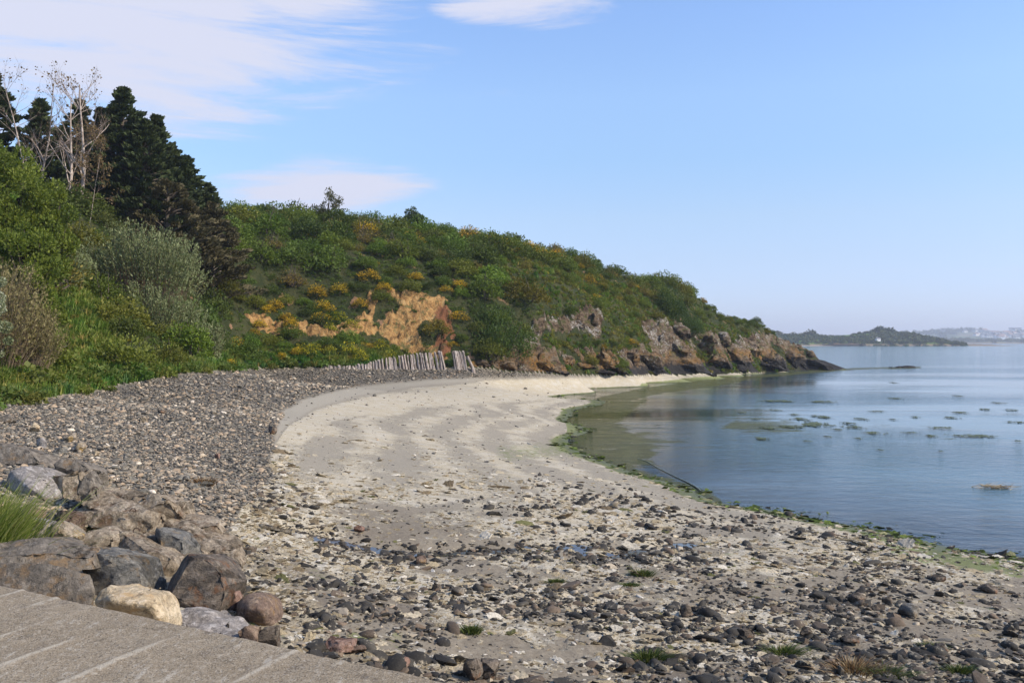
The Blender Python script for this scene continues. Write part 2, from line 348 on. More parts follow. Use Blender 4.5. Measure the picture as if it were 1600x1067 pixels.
def rock_col(g, pos, z):
    """headland rock: grey and lichened above, orange lichen mid, black tidal band low"""
    bedp = g.n('ShaderNodeMapping', {'Vector': pos, 'Rotation': (0, .7, 0), 'Scale': (1, 1, 3.2)}).outputs[0]
    n1 = g.noise(bedp, .9, 9, .65); n2_ = g.noise(pos, 2.6, 7, .65); n3 = g.noise(pos, 7, 6, .7)
    base = g.ramp(n1, [(.30, (.025, .018, .012)), (.42, (.085, .055, .034)), (.52, (.15, .105, .065)), (.62, (.17, .13, .085)), (.75, (.25, .20, .14))])
    crk = g.ss(g.m('ABSOLUTE', g.m('SUBTRACT', g.noise(bedp, 1.7, 6, .6), .5)), .0, .035); base = g.scl(base, g.mr(crk, 0, 1, .25, 1))
    lz = g.noise(pos, .55, 4, .6)
    lich = g.m('MULTIPLY', g.ss(g.m('ADD', n3, g.mr(z, 1.5, 5, -.03, .06)), .53, .63), g.ss(lz, .47, .58))
    base = g.mix(g.m('MULTIPLY', lich, .85), base, (.40, .38, .34))
    veg = g.m('MULTIPLY', g.ss(g.noise(pos, 1.6, 6, .7), .52, .60), g.ss(z, 1.5, 2.6)); base = g.mix(g.m('MULTIPLY', veg, .8), base, (.07, .075, .02))
    zo = g.m('ADD', z, g.m('MULTIPLY', g.m('SUBTRACT', n2_, .5), 2.2))
    orr = g.m('MULTIPLY', g.ss(zo, .9, 1.6), g.ss(zo, 3.6, 2.3))
    orr = g.m('MULTIPLY', g.m('MULTIPLY', orr, g.ss(n3, .40, .56)), g.ss(g.noise(pos, .45, 4, .6), .42, .58))
    base = g.mix(g.m('MULTIPLY', orr, .8), base, g.mix(n2_, (.15, .065, .012), (.33, .17, .03)))
    return g.mix(g.ss(zo, 1.9, 1.4), base, g.mix(n3, (.012, .012, .013), (.05, .045, .04))), g.m('ADD', n1, g.m('MULTIPLY', n3, .4))
def hill_mat():
    g = mat('hillside_soil'); pos = g.n('ShaderNodeNewGeometry').outputs['Position']
    a2 = g.n('ShaderNodeSeparateColor', {0: g.attr('m2')}); a3 = g.n('ShaderNodeSeparateColor', {0: g.attr('m3')})
    z = g.n('ShaderNodeSeparateXYZ', {0: pos}).outputs[2]
    n1 = g.noise(pos, .7, 6, .6); n2_ = g.noise(pos, 3.5, 7, .7); n3 = g.noise(pos, 12, 5, .7)
    grass = g.mix(g.ss(n1, .35, .65), (.020, .030, .008), (.05, .052, .018))
    grass = g.mix(g.ss(n3, .5, .8), grass, (.085, .07, .03))
    strp = g.noise(g.n('ShaderNodeMapping', {'Vector': pos, 'Scale': (1.6, 1.6, 1.1)}).outputs[0], 1.6, 7, .65)
    och = g.ramp(strp, [(.32, (.12, .060, .022)), (.42, (.26, .14, .048)), (.52, (.38, .21, .072)), (.64, (.43, .27, .108)), (.8, (.50, .37, .20))])
    och = g.mix(g.ss(n3, .5, .8), och, (.46, .36, .20))
    crk = g.ss(g.m('ABSOLUTE', g.m('SUBTRACT', g.noise(g.n('ShaderNodeMapping', {'Vector': pos, 'Scale': (1.6, 1.6, .6)}).outputs[0], 1.1, 7, .62), .5)), .0, .03); och = g.scl(och, g.mr(crk, 0, 1, .45, 1))
    red = g.mix(n2_, (.12, .045, .02), (.27, .12, .055))
    och = g.mix(g.ss(g.m('ADD', a3.outputs[0], g.m('MULTIPLY', g.m('SUBTRACT', n2_, .5), .8)), .4, .6), och, red)
    brown = g.mix(n2_, (.16, .085, .045), (.30, .18, .10))
    och = g.mix(g.ss(a3.outputs[2], .2, .6), brown, och)
    tuf = g.m('MULTIPLY', g.ss(g.noise(pos, 1.3, 7, .72), .53, .60), .85); och = g.mix(tuf, och, g.mix(n3, (.05, .055, .018), (.15, .14, .05)))
    sm = g.ss(g.m('ADD', a2.outputs[1], g.m('MULTIPLY', g.m('SUBTRACT', n2_, .5), 1.0)), .4, .55)
    col = g.mix(sm, grass, och)
    rc, rh = rock_col(g, pos, z)
    rm = g.ss(g.m('ADD', a2.outputs[2], g.m('MULTIPLY', g.m('SUBTRACT', n2_, .5), .9)), .42, .58)
    col = g.mix(rm, col, rc)
    h = g.m('ADD', g.m('MULTIPLY', n2_, 1.0), g.m('ADD', g.m('MULTIPLY', n3, .4), g.m('MULTIPLY', rh, rm)))
    return finish(g, col, .92, g.bump(h, .9, .22), .2)
Vs = np.stack([X, Y, Z], 1)
hillv = f['hill'] > .5
isH = hillv[quads].sum(1) >= 2
def sub(name, sel, m):
    q = quads[sel]; u, inv = np.unique(q, return_inverse=True)
    o = mk(name, Vs[u], inv.reshape(q.shape), m, cols={'m1': m1[u], 'm2': m2[u], 'm3': m3[u]}, smooth=True)
    return tag(o, kind='structure')
deep = (Z[quads] < -1.6).all(1) & (Y[quads[:, 0]] > 30)
beach = sub('beach', ~isH & ~deep, beach_mat())
hillside = sub('hillside', isH & ~deep, hill_mat())
# ground behind the camera and a sea bed out to the horizon
far_bed = mk('sea_bed', [(-11900, -50, -6), (14900, -50, -6), (14900, 4290, -6), (-11900, 4290, -6)], [(0, 1, 2, 3)], beach.data.materials[0]); tag(far_bed, kind='structure')

# ------------------------------------------------------------------ water
ang2 = np.concatenate([np.linspace(-60, -10, 40)[:-1], np.linspace(-10, 36, 300), np.linspace(36, 74, 30)[1:]])
rad2 = np.concatenate([np.geomspace(3, 150, 330)[:-1], np.geomspace(150, 4200, 60)])
A2, R2 = np.meshgrid(np.radians(ang2), rad2); wx = (np.tan(A2)*R2).ravel(); wy = R2.ravel()
ht = np.full(wx.shape, -6.0); nearm = (wy < 205) & (np.abs(wx/wy) < 1.6); ht[nearm] = hgrid(wx[nearm], wy[nearm])[0]
dep = np.clip(-ht, -1, 6)
iw = np.arange(len(ang2)*len(rad2)).reshape(len(rad2), len(ang2))
wq = np.stack([iw[:-1, :-1], iw[:-1, 1:], iw[1:, 1:], iw[1:, :-1]], -1).reshape(-1, 4)
keep = (dep[wq] > -.25).any(1) & ~((wx[wq[:, 0]] < 1) & (wy[wq[:, 0]] < 150))
wq = wq[keep]; u, inv = np.unique(wq, return_inverse=True)
wpx, wpy = proj(wx, wy, np.zeros_like(wx))
scum = np.clip(1.0*poly(wpx, wpy, [(930, 622), (1000, 607), (1080, 596), (1150, 588), (1300, 575), (1440, 571), (1440, 577), (1350, 578), (1260, 585), (1180, 592), (1120, 603), (1060, 610), (1000, 620), (960, 632)], 3)
               + .60*poly(wpx, wpy, [(895, 640), (960, 622), (1010, 626), (960, 660), (1000, 700), (1060, 745), (1120, 772), (1130, 790), (960, 735), (900, 710)], 10)
               + .58*poly(wpx, wpy, [(885, 655), (940, 625), (1010, 612), (1080, 602), (1150, 594), (1120, 606), (1040, 622), (990, 650), (980, 680), (1060, 700), (1020, 720), (960, 722), (905, 700)], 26)
               + .66*poly(wpx, wpy, [(1000, 655), (1150, 655), (1240, 668), (1100, 690), (1000, 705), (960, 690)], 30)
               + .5*poly(wpx, wpy, [(1150, 650), (1380, 650), (1600, 680), (1600, 700), (1300, 690), (1130, 670)], 10)
               + .55*np.exp(-(np.maximum(dep, 0)/.05)**2), 0, 1)
wat = np.stack([np.clip(dep/1.2, 0, 1), scum, np.zeros_like(scum)], 1)
def water_mat():
    g = mat('sea_water'); pos = g.n('ShaderNodeNewGeometry').outputs['Position']
    a = g.n('ShaderNodeSeparateColor', {0: g.attr('wat')}); D, S = a.outputs[0], a.outputs[1]
    y = g.n('ShaderNodeSeparateXYZ', {0: pos}).outputs[1]
    st = g.n('ShaderNodeMapping', {'Vector': pos, 'Scale': (.55, 1, 1), 'Rotation': (0, 0, .25)}).outputs[0]
    r1 = g.noise(st, 2.6, 6, .62, .3); r2 = g.noise(st, .55, 4, .55, .4)
    # calm and ruffled streaks
    lg = g.noise(g.n('ShaderNodeMapping', {'Vector': pos, 'Scale': (.35, 1, 1)}).outputs[0], .045, 4, .55)
    ruf = g.m('ADD', g.ss(lg, .42, .6), g.ss(y, 90, 190), clamp=True)
    h = g.m('ADD', g.m('MULTIPLY', r1, g.mr(ruf, 0, 1, .10, 1.2)), g.m('MULTIPLY', r2, g.mr(ruf, 0, 1, .16, 1.4)))
    nrm = g.bump(h, 1.0, .05)
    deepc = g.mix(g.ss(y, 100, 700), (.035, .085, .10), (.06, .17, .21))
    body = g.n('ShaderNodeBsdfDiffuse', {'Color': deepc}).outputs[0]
    tr = g.n('ShaderNodeBsdfTransparent', {'Color': (.50, .53, .36)}).outputs[0]
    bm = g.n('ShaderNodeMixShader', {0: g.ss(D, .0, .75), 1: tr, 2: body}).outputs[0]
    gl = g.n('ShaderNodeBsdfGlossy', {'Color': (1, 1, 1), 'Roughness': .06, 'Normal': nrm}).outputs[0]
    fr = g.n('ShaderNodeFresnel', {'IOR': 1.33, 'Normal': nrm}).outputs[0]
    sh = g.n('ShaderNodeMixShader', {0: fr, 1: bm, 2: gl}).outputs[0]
    # floating algae
    an = g.noise(g.n('ShaderNodeMapping', {'Vector': pos, 'Scale': (.16, .34, 1)}).outputs[0], 2.2, 10, .72, .8)
    an2 = g.noise(pos, 9, 5, .7)
    am = g.ss(g.m('ADD', g.m('ADD', g.m('MULTIPLY', an, .8), g.m('MULTIPLY', an2, .2)), g.m('SUBTRACT', g.m('MULTIPLY', S, .40), .33)), .42, .52)
    am = g.m('MULTIPLY', am, g.ss(S, .02, .2))
    ac = g.mix(g.noise(pos, 1.1, 5, .6), (.022, .025, .007), (.12, .12, .035))
    al = g.n('ShaderNodeBsdfPrincipled', {'Base Color': ac, 'Roughness': .95, 'Specular IOR Level': .08}).outputs[0]
    sh = g.n('ShaderNodeMixShader', {0: g.m('MULTIPLY', am, .72), 1: sh, 2: al}).outputs[0]
    g.t.links.new(sh, g.o.inputs[0]); return g.mat
sea = mk('sea', np.stack([wx, wy, np.zeros_like(wx)], 1)[u], inv.reshape(wq.shape), water_mat(), cols={'wat': wat[u]}, smooth=True)
tag(sea, kind='structure')

# ------------------------------------------------------------------ slipway of ribbed concrete
def slip_mat():
    g = mat('ribbed_concrete'); pos = g.n('ShaderNodeTexCoord').outputs['Object']
    rb = g.attr('rib', out='Fac')
    n1 = g.noise(pos, 1.3, 6, .6); n3 = g.noise(pos, 22, 6, .7); n4 = g.noise(pos, 90, 3, .7); lon = g.noise(g.n('ShaderNodeMapping', {'Vector': pos, 'Scale': (9, 1.2, 1)}).outputs[0], 3, 6, .65)
    col = g.mix(n1, (.215, .165, .105), (.31, .25, .17))
    col = g.mix(g.ss(n3, .46, .72), col, (.37, .31, .225))
    col = g.mix(g.m('MULTIPLY', g.ss(lon, .54, .66), g.ss(n3, .42, .56)), col, (.40, .35, .275))
    col = g.mix(g.m('MULTIPLY', g.ss(g.noise(pos, 5, 8, .75), .53, .66), .6), col, (.12, .095, .072))
    crk = g.ss(g.m('ABSOLUTE', g.m('SUBTRACT', g.noise(pos, .9, 6, .6), .5)), 0, .004); col = g.scl(col, g.mr(crk, 0, 1, .5, 1))
    col = g.mix(g.ss(n4, .56, .64), col, (.07, .055, .042)); col = g.mix(g.ss(n4, .42, .34), col, (.42, .38, .32))
    col = g.mix(g.m('MULTIPLY', g.m('MULTIPLY', g.ss(rb, .15, .6), g.ss(n3, .34, .48)), .75), col, (.44, .385, .30))
    h = g.m('ADD', g.m('MULTIPLY', n3, .6), g.m('MULTIPLY', n4, .5))
    return finish(g, col, .9, g.bump(h, 1.0, .02), .25)
e0 = np.array(P(-10, 909, 6.75)); e1 = np.array(PZ(705, 1064, 2.02))
ev = (e1-e0)[:2]; eL = np.linalg.norm(ev); ed = ev/eL; en = np.array([ed[1], -ed[0]])   # en points towards and past the camera
if en[1] > 0: en = -en
ns, nt = 420, 260
S_, T_ = np.meshgrid(np.linspace(-7, 9.5, ns), np.concatenate([np.linspace(0, 3.2, 190), np.linspace(3.3, 9, 70)]))
nt = S_.shape[0]
s_, t_ = S_.ravel(), T_.ravel()
wob = n2(s_, np.zeros_like(s_), 1.2, 4, 71.)*.10+n2(s_, t_, 6, 2, 77.)*.015
tt = np.where(t_ < .01, t_-wob, t_)
sxx = e0[0]+ed[0]*s_+en[0]*tt; syy = e0[1]+ed[1]*s_+en[1]*tt
ribpos = [-6+.42*k+.07*math.sin(k*5.1) for k in range(36)]
rib = np.zeros_like(s_)
for k, rp in enumerate(ribpos):
    ww = .012+.005*((k*7) % 3)
    rib = np.maximum(rib, np.exp(-((s_-rp-n2(t_, t_*0+k, .8, 2, 3.)*.03)/ww)**2)*(.45+.55*sstep(n2(s_, t_, 1.1, 3, 80.+k), -.2, .1))*(.6+.4*((k*5) % 3 != 1)))
rib *= sstep(s_, 5.0, 2.0)*.8+.2
zz = e0[2]+(e1[2]-e0[2])*np.clip(s_/eL, -1.5, 2)-t_*.01+rib*.011+n2(s_, t_, 2.5, 4, 81.)*.012+n2(s_, t_, 14, 3, 82.)*.006-.03*(t_ < .01)-.01*(np.abs(t_) < .03)
iv = np.arange(ns*nt).reshape(nt, ns)
sq = np.stack([iv[:-1, :-1], iv[1:, :-1], iv[1:, 1:], iv[:-1, 1:]], -1).reshape(-1, 4)
top_v = np.stack([sxx, syy, zz], 1)
sk = top_v[iv[0]].copy(); sk[:, 2] -= .9; sk[:, :2] += np.array(en)*.12
V = np.concatenate([top_v, sk]); kk = np.arange(ns-1)
side = np.stack([iv[0, kk], iv[0, kk+1], ns*nt+kk+1, ns*nt+kk], -1)
slip = mk('slipway', V, np.concatenate([sq, side]), slip_mat(), smooth=True)
at = slip.data.attributes.new('rib', 'FLOAT', 'POINT'); at.data.foreach_set('value', np.concatenate([rib, np.zeros(ns)]).astype(np.float32))
tag(slip, kind='structure')
def on_slip(x, y):
    d = np.array([x-e0[0], y-e0[1]]); return d@en > -.12 and -7 < d@ed < 9.5

# a tidal rill in the foreground
def flat_pool(name, pts, z, m):
    n = len(pts); V = [(p[0], p[1], z) for p in pts]; c = np.mean(V, 0); V.append(tuple(c)); return tag(mk(name, V, [(i, (i+1) % n, n) for i in range(n)], m), kind='structure')
g = mat('rill_water'); pos = g.n('ShaderNodeNewGeometry').outputs['Position']
nr_ = g.bump(g.noise(pos, 9, 3, .5), .3, .01)
g.t.links.new(g.n('ShaderNodeBsdfPrincipled', {'Base Color': (.06, .05, .04), 'Roughness': .08, 'Specular IOR Level': .5, 'Normal': nr_}).outputs[0], g.o.inputs[0]); rillm = g.mat
rp = np.array(RILL); tt = np.linspace(0, len(rp)-1, 120); rx_, ry_ = np.interp(tt, range(len(rp)), rp[:, 0]), np.interp(tt, range(len(rp)), rp[:, 1]); tx, ty = np.gradient(rx_), np.gradient(ry_); tl = np.hypot(tx, ty)
wl = np.array([hz(p, q)for p, q in zip(rx_, ry_)]); wl = np.convolve(np.pad(wl, 6, 'edge'), np.ones(13)/13, 'valid')+.012
V = np.concatenate([np.stack([rx_+ty/tl*k, ry_-tx/tl*k, wl], 1) for k in (-.42, .42)]); j = np.arange(119)
tag(mk('rill', V, np.stack([j, j+120, j+121, j+1], -1), rillm), kind='structure')
# ------------------------------------------------------------------ rock materials and builders
def rock_mat(name, stops, lich=None, rust=None, lichA=.6, bands=0, sc=1.0, objcol=False, rough=.85, bumpd=.055):
    g = mat(name); tc = g.n('ShaderNodeTexCoord').outputs['Object']
    if objcol:
        rnd = g.n('ShaderNodeObjectInfo').outputs['Random']; tc = g.vm('ADD', tc, g.n('ShaderNodeCombineXYZ', {0: g.m('MULTIPLY', rnd, 31), 1: g.m('MULTIPLY', rnd, 17), 2: 0}).outputs[0])
    q = g.n('ShaderNodeMapping', {'Vector': tc, 'Rotation': (.5, .8, 0), 'Scale': (1, 1, 1+bands)}).outputs[0]
    a = g.noise(q, 2.2*sc, 8, .65, .3); b = g.noise(tc, 9*sc, 7, .7); c = g.noise(tc, 55*sc, 4, .7)
    n = len(stops); col = g.ramp(a, [(.28+.44*i/(n-1), s) for i, s in enumerate(stops)])
    col = g.scl(col, g.mr(b, .3, .7, .55, 1.45))
    crk = g.ss(g.m('ABSOLUTE', g.m('SUBTRACT', g.noise(q, 3.1*sc, 7, .6), .5)), 0, .018); col = g.scl(col, g.mr(crk, 0, 1, .45, 1))
    if rust: col = g.mix(g.m('MULTIPLY', g.ss(g.noise(tc, 3.1*sc, 7, .65), .52, .64), .85), col, rust)
    if lich: col = g.mix(g.m('MULTIPLY', g.ss(b, .52, .66), lichA), col, lich)
    col = g.mix(g.ss(c, .62, .72), col, (.06, .05, .045)); col = g.mix(g.m('MULTIPLY', g.ss(c, .36, .28), .6), col, (.5, .46, .42))
    if objcol: col = g.mix(1.0, col, g.n('ShaderNodeObjectInfo').outputs['Color'], 'MULTIPLY')
    h = g.m('ADD', g.m('ADD', g.m('MULTIPLY', a, 1.2), g.m('MULTIPLY', b, .8)), g.m('MULTIPLY', c, .22))
    return finish(g, col, rough, g.bump(h, .85, bumpd), .3)
M = {
 'conc': rock_mat('weathered_concrete', [(.105, .078, .050), (.235, .182, .122), (.335, .27, .19), (.42, .35, .255)], (.47, .40, .32), (.15, .09, .05), .5, 0, 2.2),
 'pale': rock_mat('lichened_grey_stone', [(.15, .13, .11), (.27, .24, .21), (.36, .32, .285)], (.52, .48, .44), None, .7, 0, 1.6),
 'grey': rock_mat('grey_brown_stone', [(.09, .078, .062), (.16, .135, .105), (.23, .195, .15)], (.31, .27, .22), (.22, .14, .07), .5, 0, 1.4),
 'blue': rock_mat('blue_grey_rock', [(.075, .072, .065), (.125, .12, .108), (.195, .18, .15), (.27, .215, .15)], (.26, .24, .21), (.22, .14, .06), .4, 1.2, 1.6),
 'dark': rock_mat('rust_stained_dark_rock', [(.035, .031, .026), (.088, .072, .056), (.16, .125, .09), (.25, .205, .155)], (.27, .23, .185), (.17, .08, .035), .4, 1.4, 1.7),
 'cream': rock_mat('cream_quartz_rock', [(.34, .24, .13), (.48, .37, .23), (.56, .46, .31)], (.62, .54, .42), (.46, .30, .14), .5, 1, 1.5),
 'yell': rock_mat('yellow_lichened_rock', [(.20, .17, .13), (.32, .26, .19), (.36, .27, .15)], (.42, .38, .33), (.40, .24, .05), .4, 0, 1.8),
 'brown': rock_mat('brown_sandstone', [(.10, .065, .045), (.18, .12, .085), (.26, .19, .13)], (.33, .25, .17), (.25, .15, .06), .45, 1, 2.),
 'red': rock_mat('reddish_rock', [(.13, .07, .05), (.24, .14, .10), (.33, .22, .16)], (.40, .33, .27), None, .4, 1, 2.),
}
def hull_mesh(name, pts, m, detail=.04, rough=.018, seed=0, parent=None, smooth_it=0, steps=0.0, center=None, facets=1.0, cuts=0):
    """angular rock: convex hull of the points, edges worn, surface broken by noise"""
    bm = bmesh.new()
    for p in pts: bm.verts.new(p)
    r = bmesh.ops.convex_hull(bm, input=bm.verts)
    bmesh.ops.delete(bm, geom=list({e for e in r['geom_interior']+r['geom_unused'] if isinstance(e, bmesh.types.BMVert)}), context='VERTS')
    if cuts:
        rr_ = random.Random(int(seed*977)+5); V0 = [v.co.copy() for v in bm.verts]; cc = sum(V0, Vector())/len(V0); ext = max((v-cc).length for v in V0)
        for _ in range(cuts):
            nv = Vector((rr_.gauss(0, 1), rr_.gauss(0, 1)-.5, rr_.gauss(0, .8)+.25)).normalized(); hmax = max((v.co-cc).dot(nv) for v in bm.verts)
            bmesh.ops.bisect_plane(bm, geom=list(bm.verts)+list(bm.edges)+list(bm.faces), plane_co=cc+nv*hmax*rr_.uniform(.74, .9), plane_no=nv, clear_outer=True)
            q_ = bmesh.ops.convex_hull(bm, input=bm.verts); dl = list({e for e in q_['geom_interior']+q_['geom_unused'] if isinstance(e, bmesh.types.BMVert)})
            if dl: bmesh.ops.delete(bm, geom=dl, context='VERTS')
    bmesh.ops.triangulate(bm, faces=bm.faces)
    for it in range(7):
        es = [e for e in bm.edges if e.calc_length() > detail*1.7]
        if not es or len(bm.faces) > 9000: break
        bmesh.ops.subdivide_edges(bm, edges=es, cuts=1); bmesh.ops.triangulate(bm, faces=[f for f in bm.faces if len(f.verts) > 3])
    for _ in range(smooth_it): bmesh.ops.smooth_vert(bm, verts=bm.verts, factor=.5, use_axis_x=True, use_axis_y=True, use_axis_z=True)
    bm.normal_update()
    V = np.array([v.co[:] for v in bm.verts]); Nn = np.array([v.normal[:] for v in bm.verts])
    s = 1/ (rough*18)
    d = fbm(V*s*1.6+seed*7.7, 5, .66)*rough*1.7
    # chipped facets: planar cuts through cellular noise
    cell = np.abs(fbm(V*s*.5+seed*3.1+50, 3, .5)); d -= facets*rough*1.6*sstep(cell, .12, 0)
    if steps: d += steps*np.round(fbm(V*np.array([1, 1, 3])*1.6+seed, 2)*3)/3
    V = V+Nn*d[:, None]
    for v, c in zip(bm.verts, V): v.co = c
    c = Vector(center) if center is not None else Vector(V.mean(0))
    bmesh.ops.translate(bm, verts=bm.verts, vec=-c)
    me = bpy.data.meshes.new(name); bm.to_mesh(me); bm.free()
    me.materials.append(m); me.polygons.foreach_set('use_smooth', np.ones(len(me.polygons), bool))
    o = bpy.data.objects.new(name, me); C.objects.link(o); o.location = c
    if parent is not None: o.parent = parent; o.location = c-parent.location
    return o
def zp(zx, zy): return zx/2.498, 640+zy/2.498
def boulder(zpts, Yd, thick, mkey, label, ridge=(), lean=.25, name='boulder', group='boulders along the edge of the slipway', drop=.25, detail=.035, rough=.018, top=0, parts=None, **k):
    """zpts: outline; ridge: (zx, zy, dy) nearer or farther points; the body goes on behind and below"""
    pts = []
    ys = [p[1] for p in zpts]; y0, y1 = min(ys), max(ys); xm = sum(p[0] for p in zpts)/len(zpts)
    for p in zpts:
        px, py = zp(p[0], p[1]); t = (p[1]-y0)/max(1, y1-y0)
        dy = p[2] if len(p) > 2 else (1-t)*thick*lean
        q = P(px, py, Yd+dy); pts.append(q)
        pts.append((q[0]+(P(zp(xm, 0)[0], 0, Yd)[0]-q[0])*.22, q[1]+thick*(.75+.2*t), q[2]-.10*thick-(0.05 if t < .3 else 0)))
    for p in ridge:
        px, py = zp(p[0], p[1]); pts.append(P(px, py, Yd+p[2]))
    # foot
    lows = sorted(zpts, key=lambda p: -p[1])[:max(2, len(zpts)//2)]
    for p in lows:
        q = P(*zp(p[0], p[1]), Yd); pts.append((q[0], q[1]+.12, q[2]-drop)); pts.append((q[0], q[1]+thick*.8, q[2]-drop))
    b = [sum(c)/len(pts) for c in zip(*pts)]
    o = hull_mesh(name, pts, M[mkey], detail, rough, seed=xm*.01+y0, center=(b[0], b[1], min(p[2] for p in pts)), **k)
    return tag(o, label, 'boulder', group)
BD = []
def B(*a, **k):
    k.setdefault('cuts', 9 if not k.get('smooth_it') else 0); o = boulder(*a, **k); BD.append(o); return o
B([(-260, 190), (-60, 120), (60, 148), (130, 165), (205, 192), (245, 238), (170, 245), (60, 225), (-100, 300), (-260, 330)], 13.2, 1.0, 'grey', 'long grey brown slab boulder lying behind the grass tuft, farthest of the riprap', drop=.3)
B([(30, 230), (100, 216), (200, 255), (262, 320), (262, 360), (215, 392), (150, 400), (90, 370), (20, 330)], 11.6, .9, 'pale', 'pale pinkish grey lichened boulder with a round hole, right of the grass tuft', ridge=[(110, 300, -.25), (180, 340, -.2)], smooth_it=1)
B([(205, 200), (280, 190), (325, 215), (400, 262), (330, 245), (215, 225)], 12.3, .6, 'grey', 'flat grey brown slab with a thin front edge behind the hollow concrete block')
B([(180, 245), (316, 232), (322, 262), (312, 330), (268, 385), (235, 385), (205, 300)], 11.5, .6, 'conc', 'concrete block with a dark hollow face next to the pale holed boulder', ridge=[(250, 300, .35)])
B([(318, 232), (335, 228), (372, 300), (350, 330), (300, 330), (314, 300)], 11.1, .35, 'grey', 'narrow upright grey wedge of stone at the side of the hollow concrete block')
c1 = B([(345, 305), (400, 298), (480, 332), (560, 380), (612, 408), (606, 430), (500, 400), (300, 395)], 10.7, 1.0, 'conc', 'large reddish concrete chunk with iron loops in two thick layers, biggest piece behind', lean=.8, drop=.35, rough=.02)
c1b = hull_mesh('lower_layer', [P(*zp(a, b), Yd) for a, b, Yd in [(300, 398, 10.45), (380, 395, 10.42), (500, 396, 10.4), (600, 408, 10.42), (612, 420, 10.5), (585, 490, 10.4), (500, 470, 10.35), (292, 455, 10.35), (290, 410, 10.5), (300, 398, 11.2), (600, 410, 11.2), (585, 520, 11.1), (300, 480, 11.1)]], M['conc'], .035, .02, seed=3, parent=c1)
B([(510, 340), (590, 318), (650, 330), (682, 352), (705, 402), (650, 400), (590, 395), (520, 362)], 11.1, .7, 'conc', 'rounded pinkish concrete lump with a brown worn top at the edge of the shingle', ridge=[(600, 345, -.1)])
B([(618, 392), (700, 402), (790, 425), (848, 450), (842, 478), (770, 462), (690, 470), (620, 440)], 10.8, .55, 'conc', 'long flat brown concrete slab lying above the cracked slab with rusty edges', lean=1.2)
B([(657, 436), (715, 432), (800, 465), (880, 510), (920, 540), (905, 600), (830, 575), (740, 520), (665, 462)], 10.2, .6, 'conc', 'cracked tilted concrete slab with crumbling front edge above the big dark boulder', lean=1.4, steps=.03)
B([(565, 490), (600, 458), (640, 455), (700, 492), (748, 548), (705, 575), (620, 540)], 9.9, .5, 'blue', 'smooth blue grey rock wedged in the middle between the concrete slabs')
B([(286, 462), (400, 453), (440, 470), (470, 500), (440, 552), (350, 545), (285, 530)], 9.7, .6, 'conc', 'low dark brown concrete lump beside the yellow lichened stone', rough=.028)
c2 = B([(425, 468), (520, 478), (600, 520), (650, 550), (706, 575), (708, 600), (660, 650), (640, 690), (622, 718), (590, 700), (552, 640), (540, 600), (450, 530)], 9.3, .8, 'conc', 'pale pebbly broken end of a long concrete beam with a dark recess', lean=.9, rough=.022, ridge=[(560, 610, -.1), (640, 585, -.05)])
B([(170, 480), (185, 445), (235, 424), (270, 448), (300, 495), (302, 520), (285, 556), (250, 545), (190, 505)], 9.6, .5, 'yell', 'pointed stone with yellow lichen standing behind the big foreground slab', ridge=[(215, 470, -.12)], facets=.4)
B([(205, 392), (250, 388), (306, 408), (292, 440), (240, 436), (212, 430)], 10.1, .35, 'brown', 'flat red brown rock wedged under the large layered concrete chunk', detail=.03, rough=.01)
B([(95, 392), (120, 382), (150, 395), (150, 420), (110, 425)], 10.3, .25, 'red', 'small orange brown stone tucked against the grass tuft', detail=.02, rough=.008)
B([(170, 396), (200, 390), (212, 425), (180, 432)], 10.2, .22, 'grey', 'small square grey stone between the orange stone and the flat red rock', detail=.02, rough=.008)
B([(152, 424), (195, 424), (202, 440), (160, 440)], 10.0, .16, 'red', 'tiny pinkish brick shaped stone just behind the yellow lichened stone', detail=.02, rough=.006)
B([(60, 430), (110, 418), (160, 432), (198, 462), (150, 500), (70, 500)], 9.6, .5, 'pale', 'pale grey stone half hidden by the base of the grass tuft', facets=.5)
B([(-200, 490), (-20, 462), (30, 475), (92, 512), (60, 560), (-60, 590), (-220, 600)], 9.1, .7, 'grey', 'flat topped grey boulder at the left edge in front of the grass tuft')
s1 = B([(-330, 560, .2), (-60, 590, 0), (60, 588, .05), (150, 497, .55), (230, 515, .5), (358, 612, .12), (345, 640, 0), (200, 596, 0), (-330, 600, 0)], 8.1, .8, 'grey', 'large split slab with pale tapering top and smooth grey face at the slipway edge', rough=.014, drop=.02, lean=.4)
hull_mesh('lower_face', [P(*zp(a, b), Yd) for a, b, Yd in [(-330, 600, 8.2), (60, 596, 8.08), (200, 602, 8.05), (350, 644, 8.02), (372, 700, 7.95), (352, 770, 7.85), (0, 740, 7.9), (-330, 720, 8), (-330, 600, 8.8), (350, 650, 8.6), (360, 800, 8.5), (-330, 800, 8.6)]], M['grey'], .04, .012, seed=9, parent=s1, facets=.4)
B([(288, 548), (340, 535), (420, 545), (500, 562), (545, 605), (578, 700), (560, 730), (430, 730), (360, 720), (350, 620)], 8.5, .7, 'blue', 'blue grey boulder with orange brown patches behind the cream rock', ridge=[(430, 610, -.2), (380, 640, -.15)], facets=.5)
B([(425, 565), (440, 556), (508, 558), (508, 600), (470, 600)], 8.75, .25, 'yell', 'small yellow brown rock peeping over the blue grey boulder', detail=.025, rough=.01)
B([(366, 740), (390, 700), (420, 683), (470, 688), (525, 695), (560, 712), (608, 720), (628, 760), (645, 800), (615, 822), (500, 800), (372, 775)], 7.45, .55, 'cream', 'cream coloured quartz rock with a flat top lying on the slipway edge', ridge=[(440, 745, -.1), (590, 760, -.1)], facets=.6, smooth_it=1)
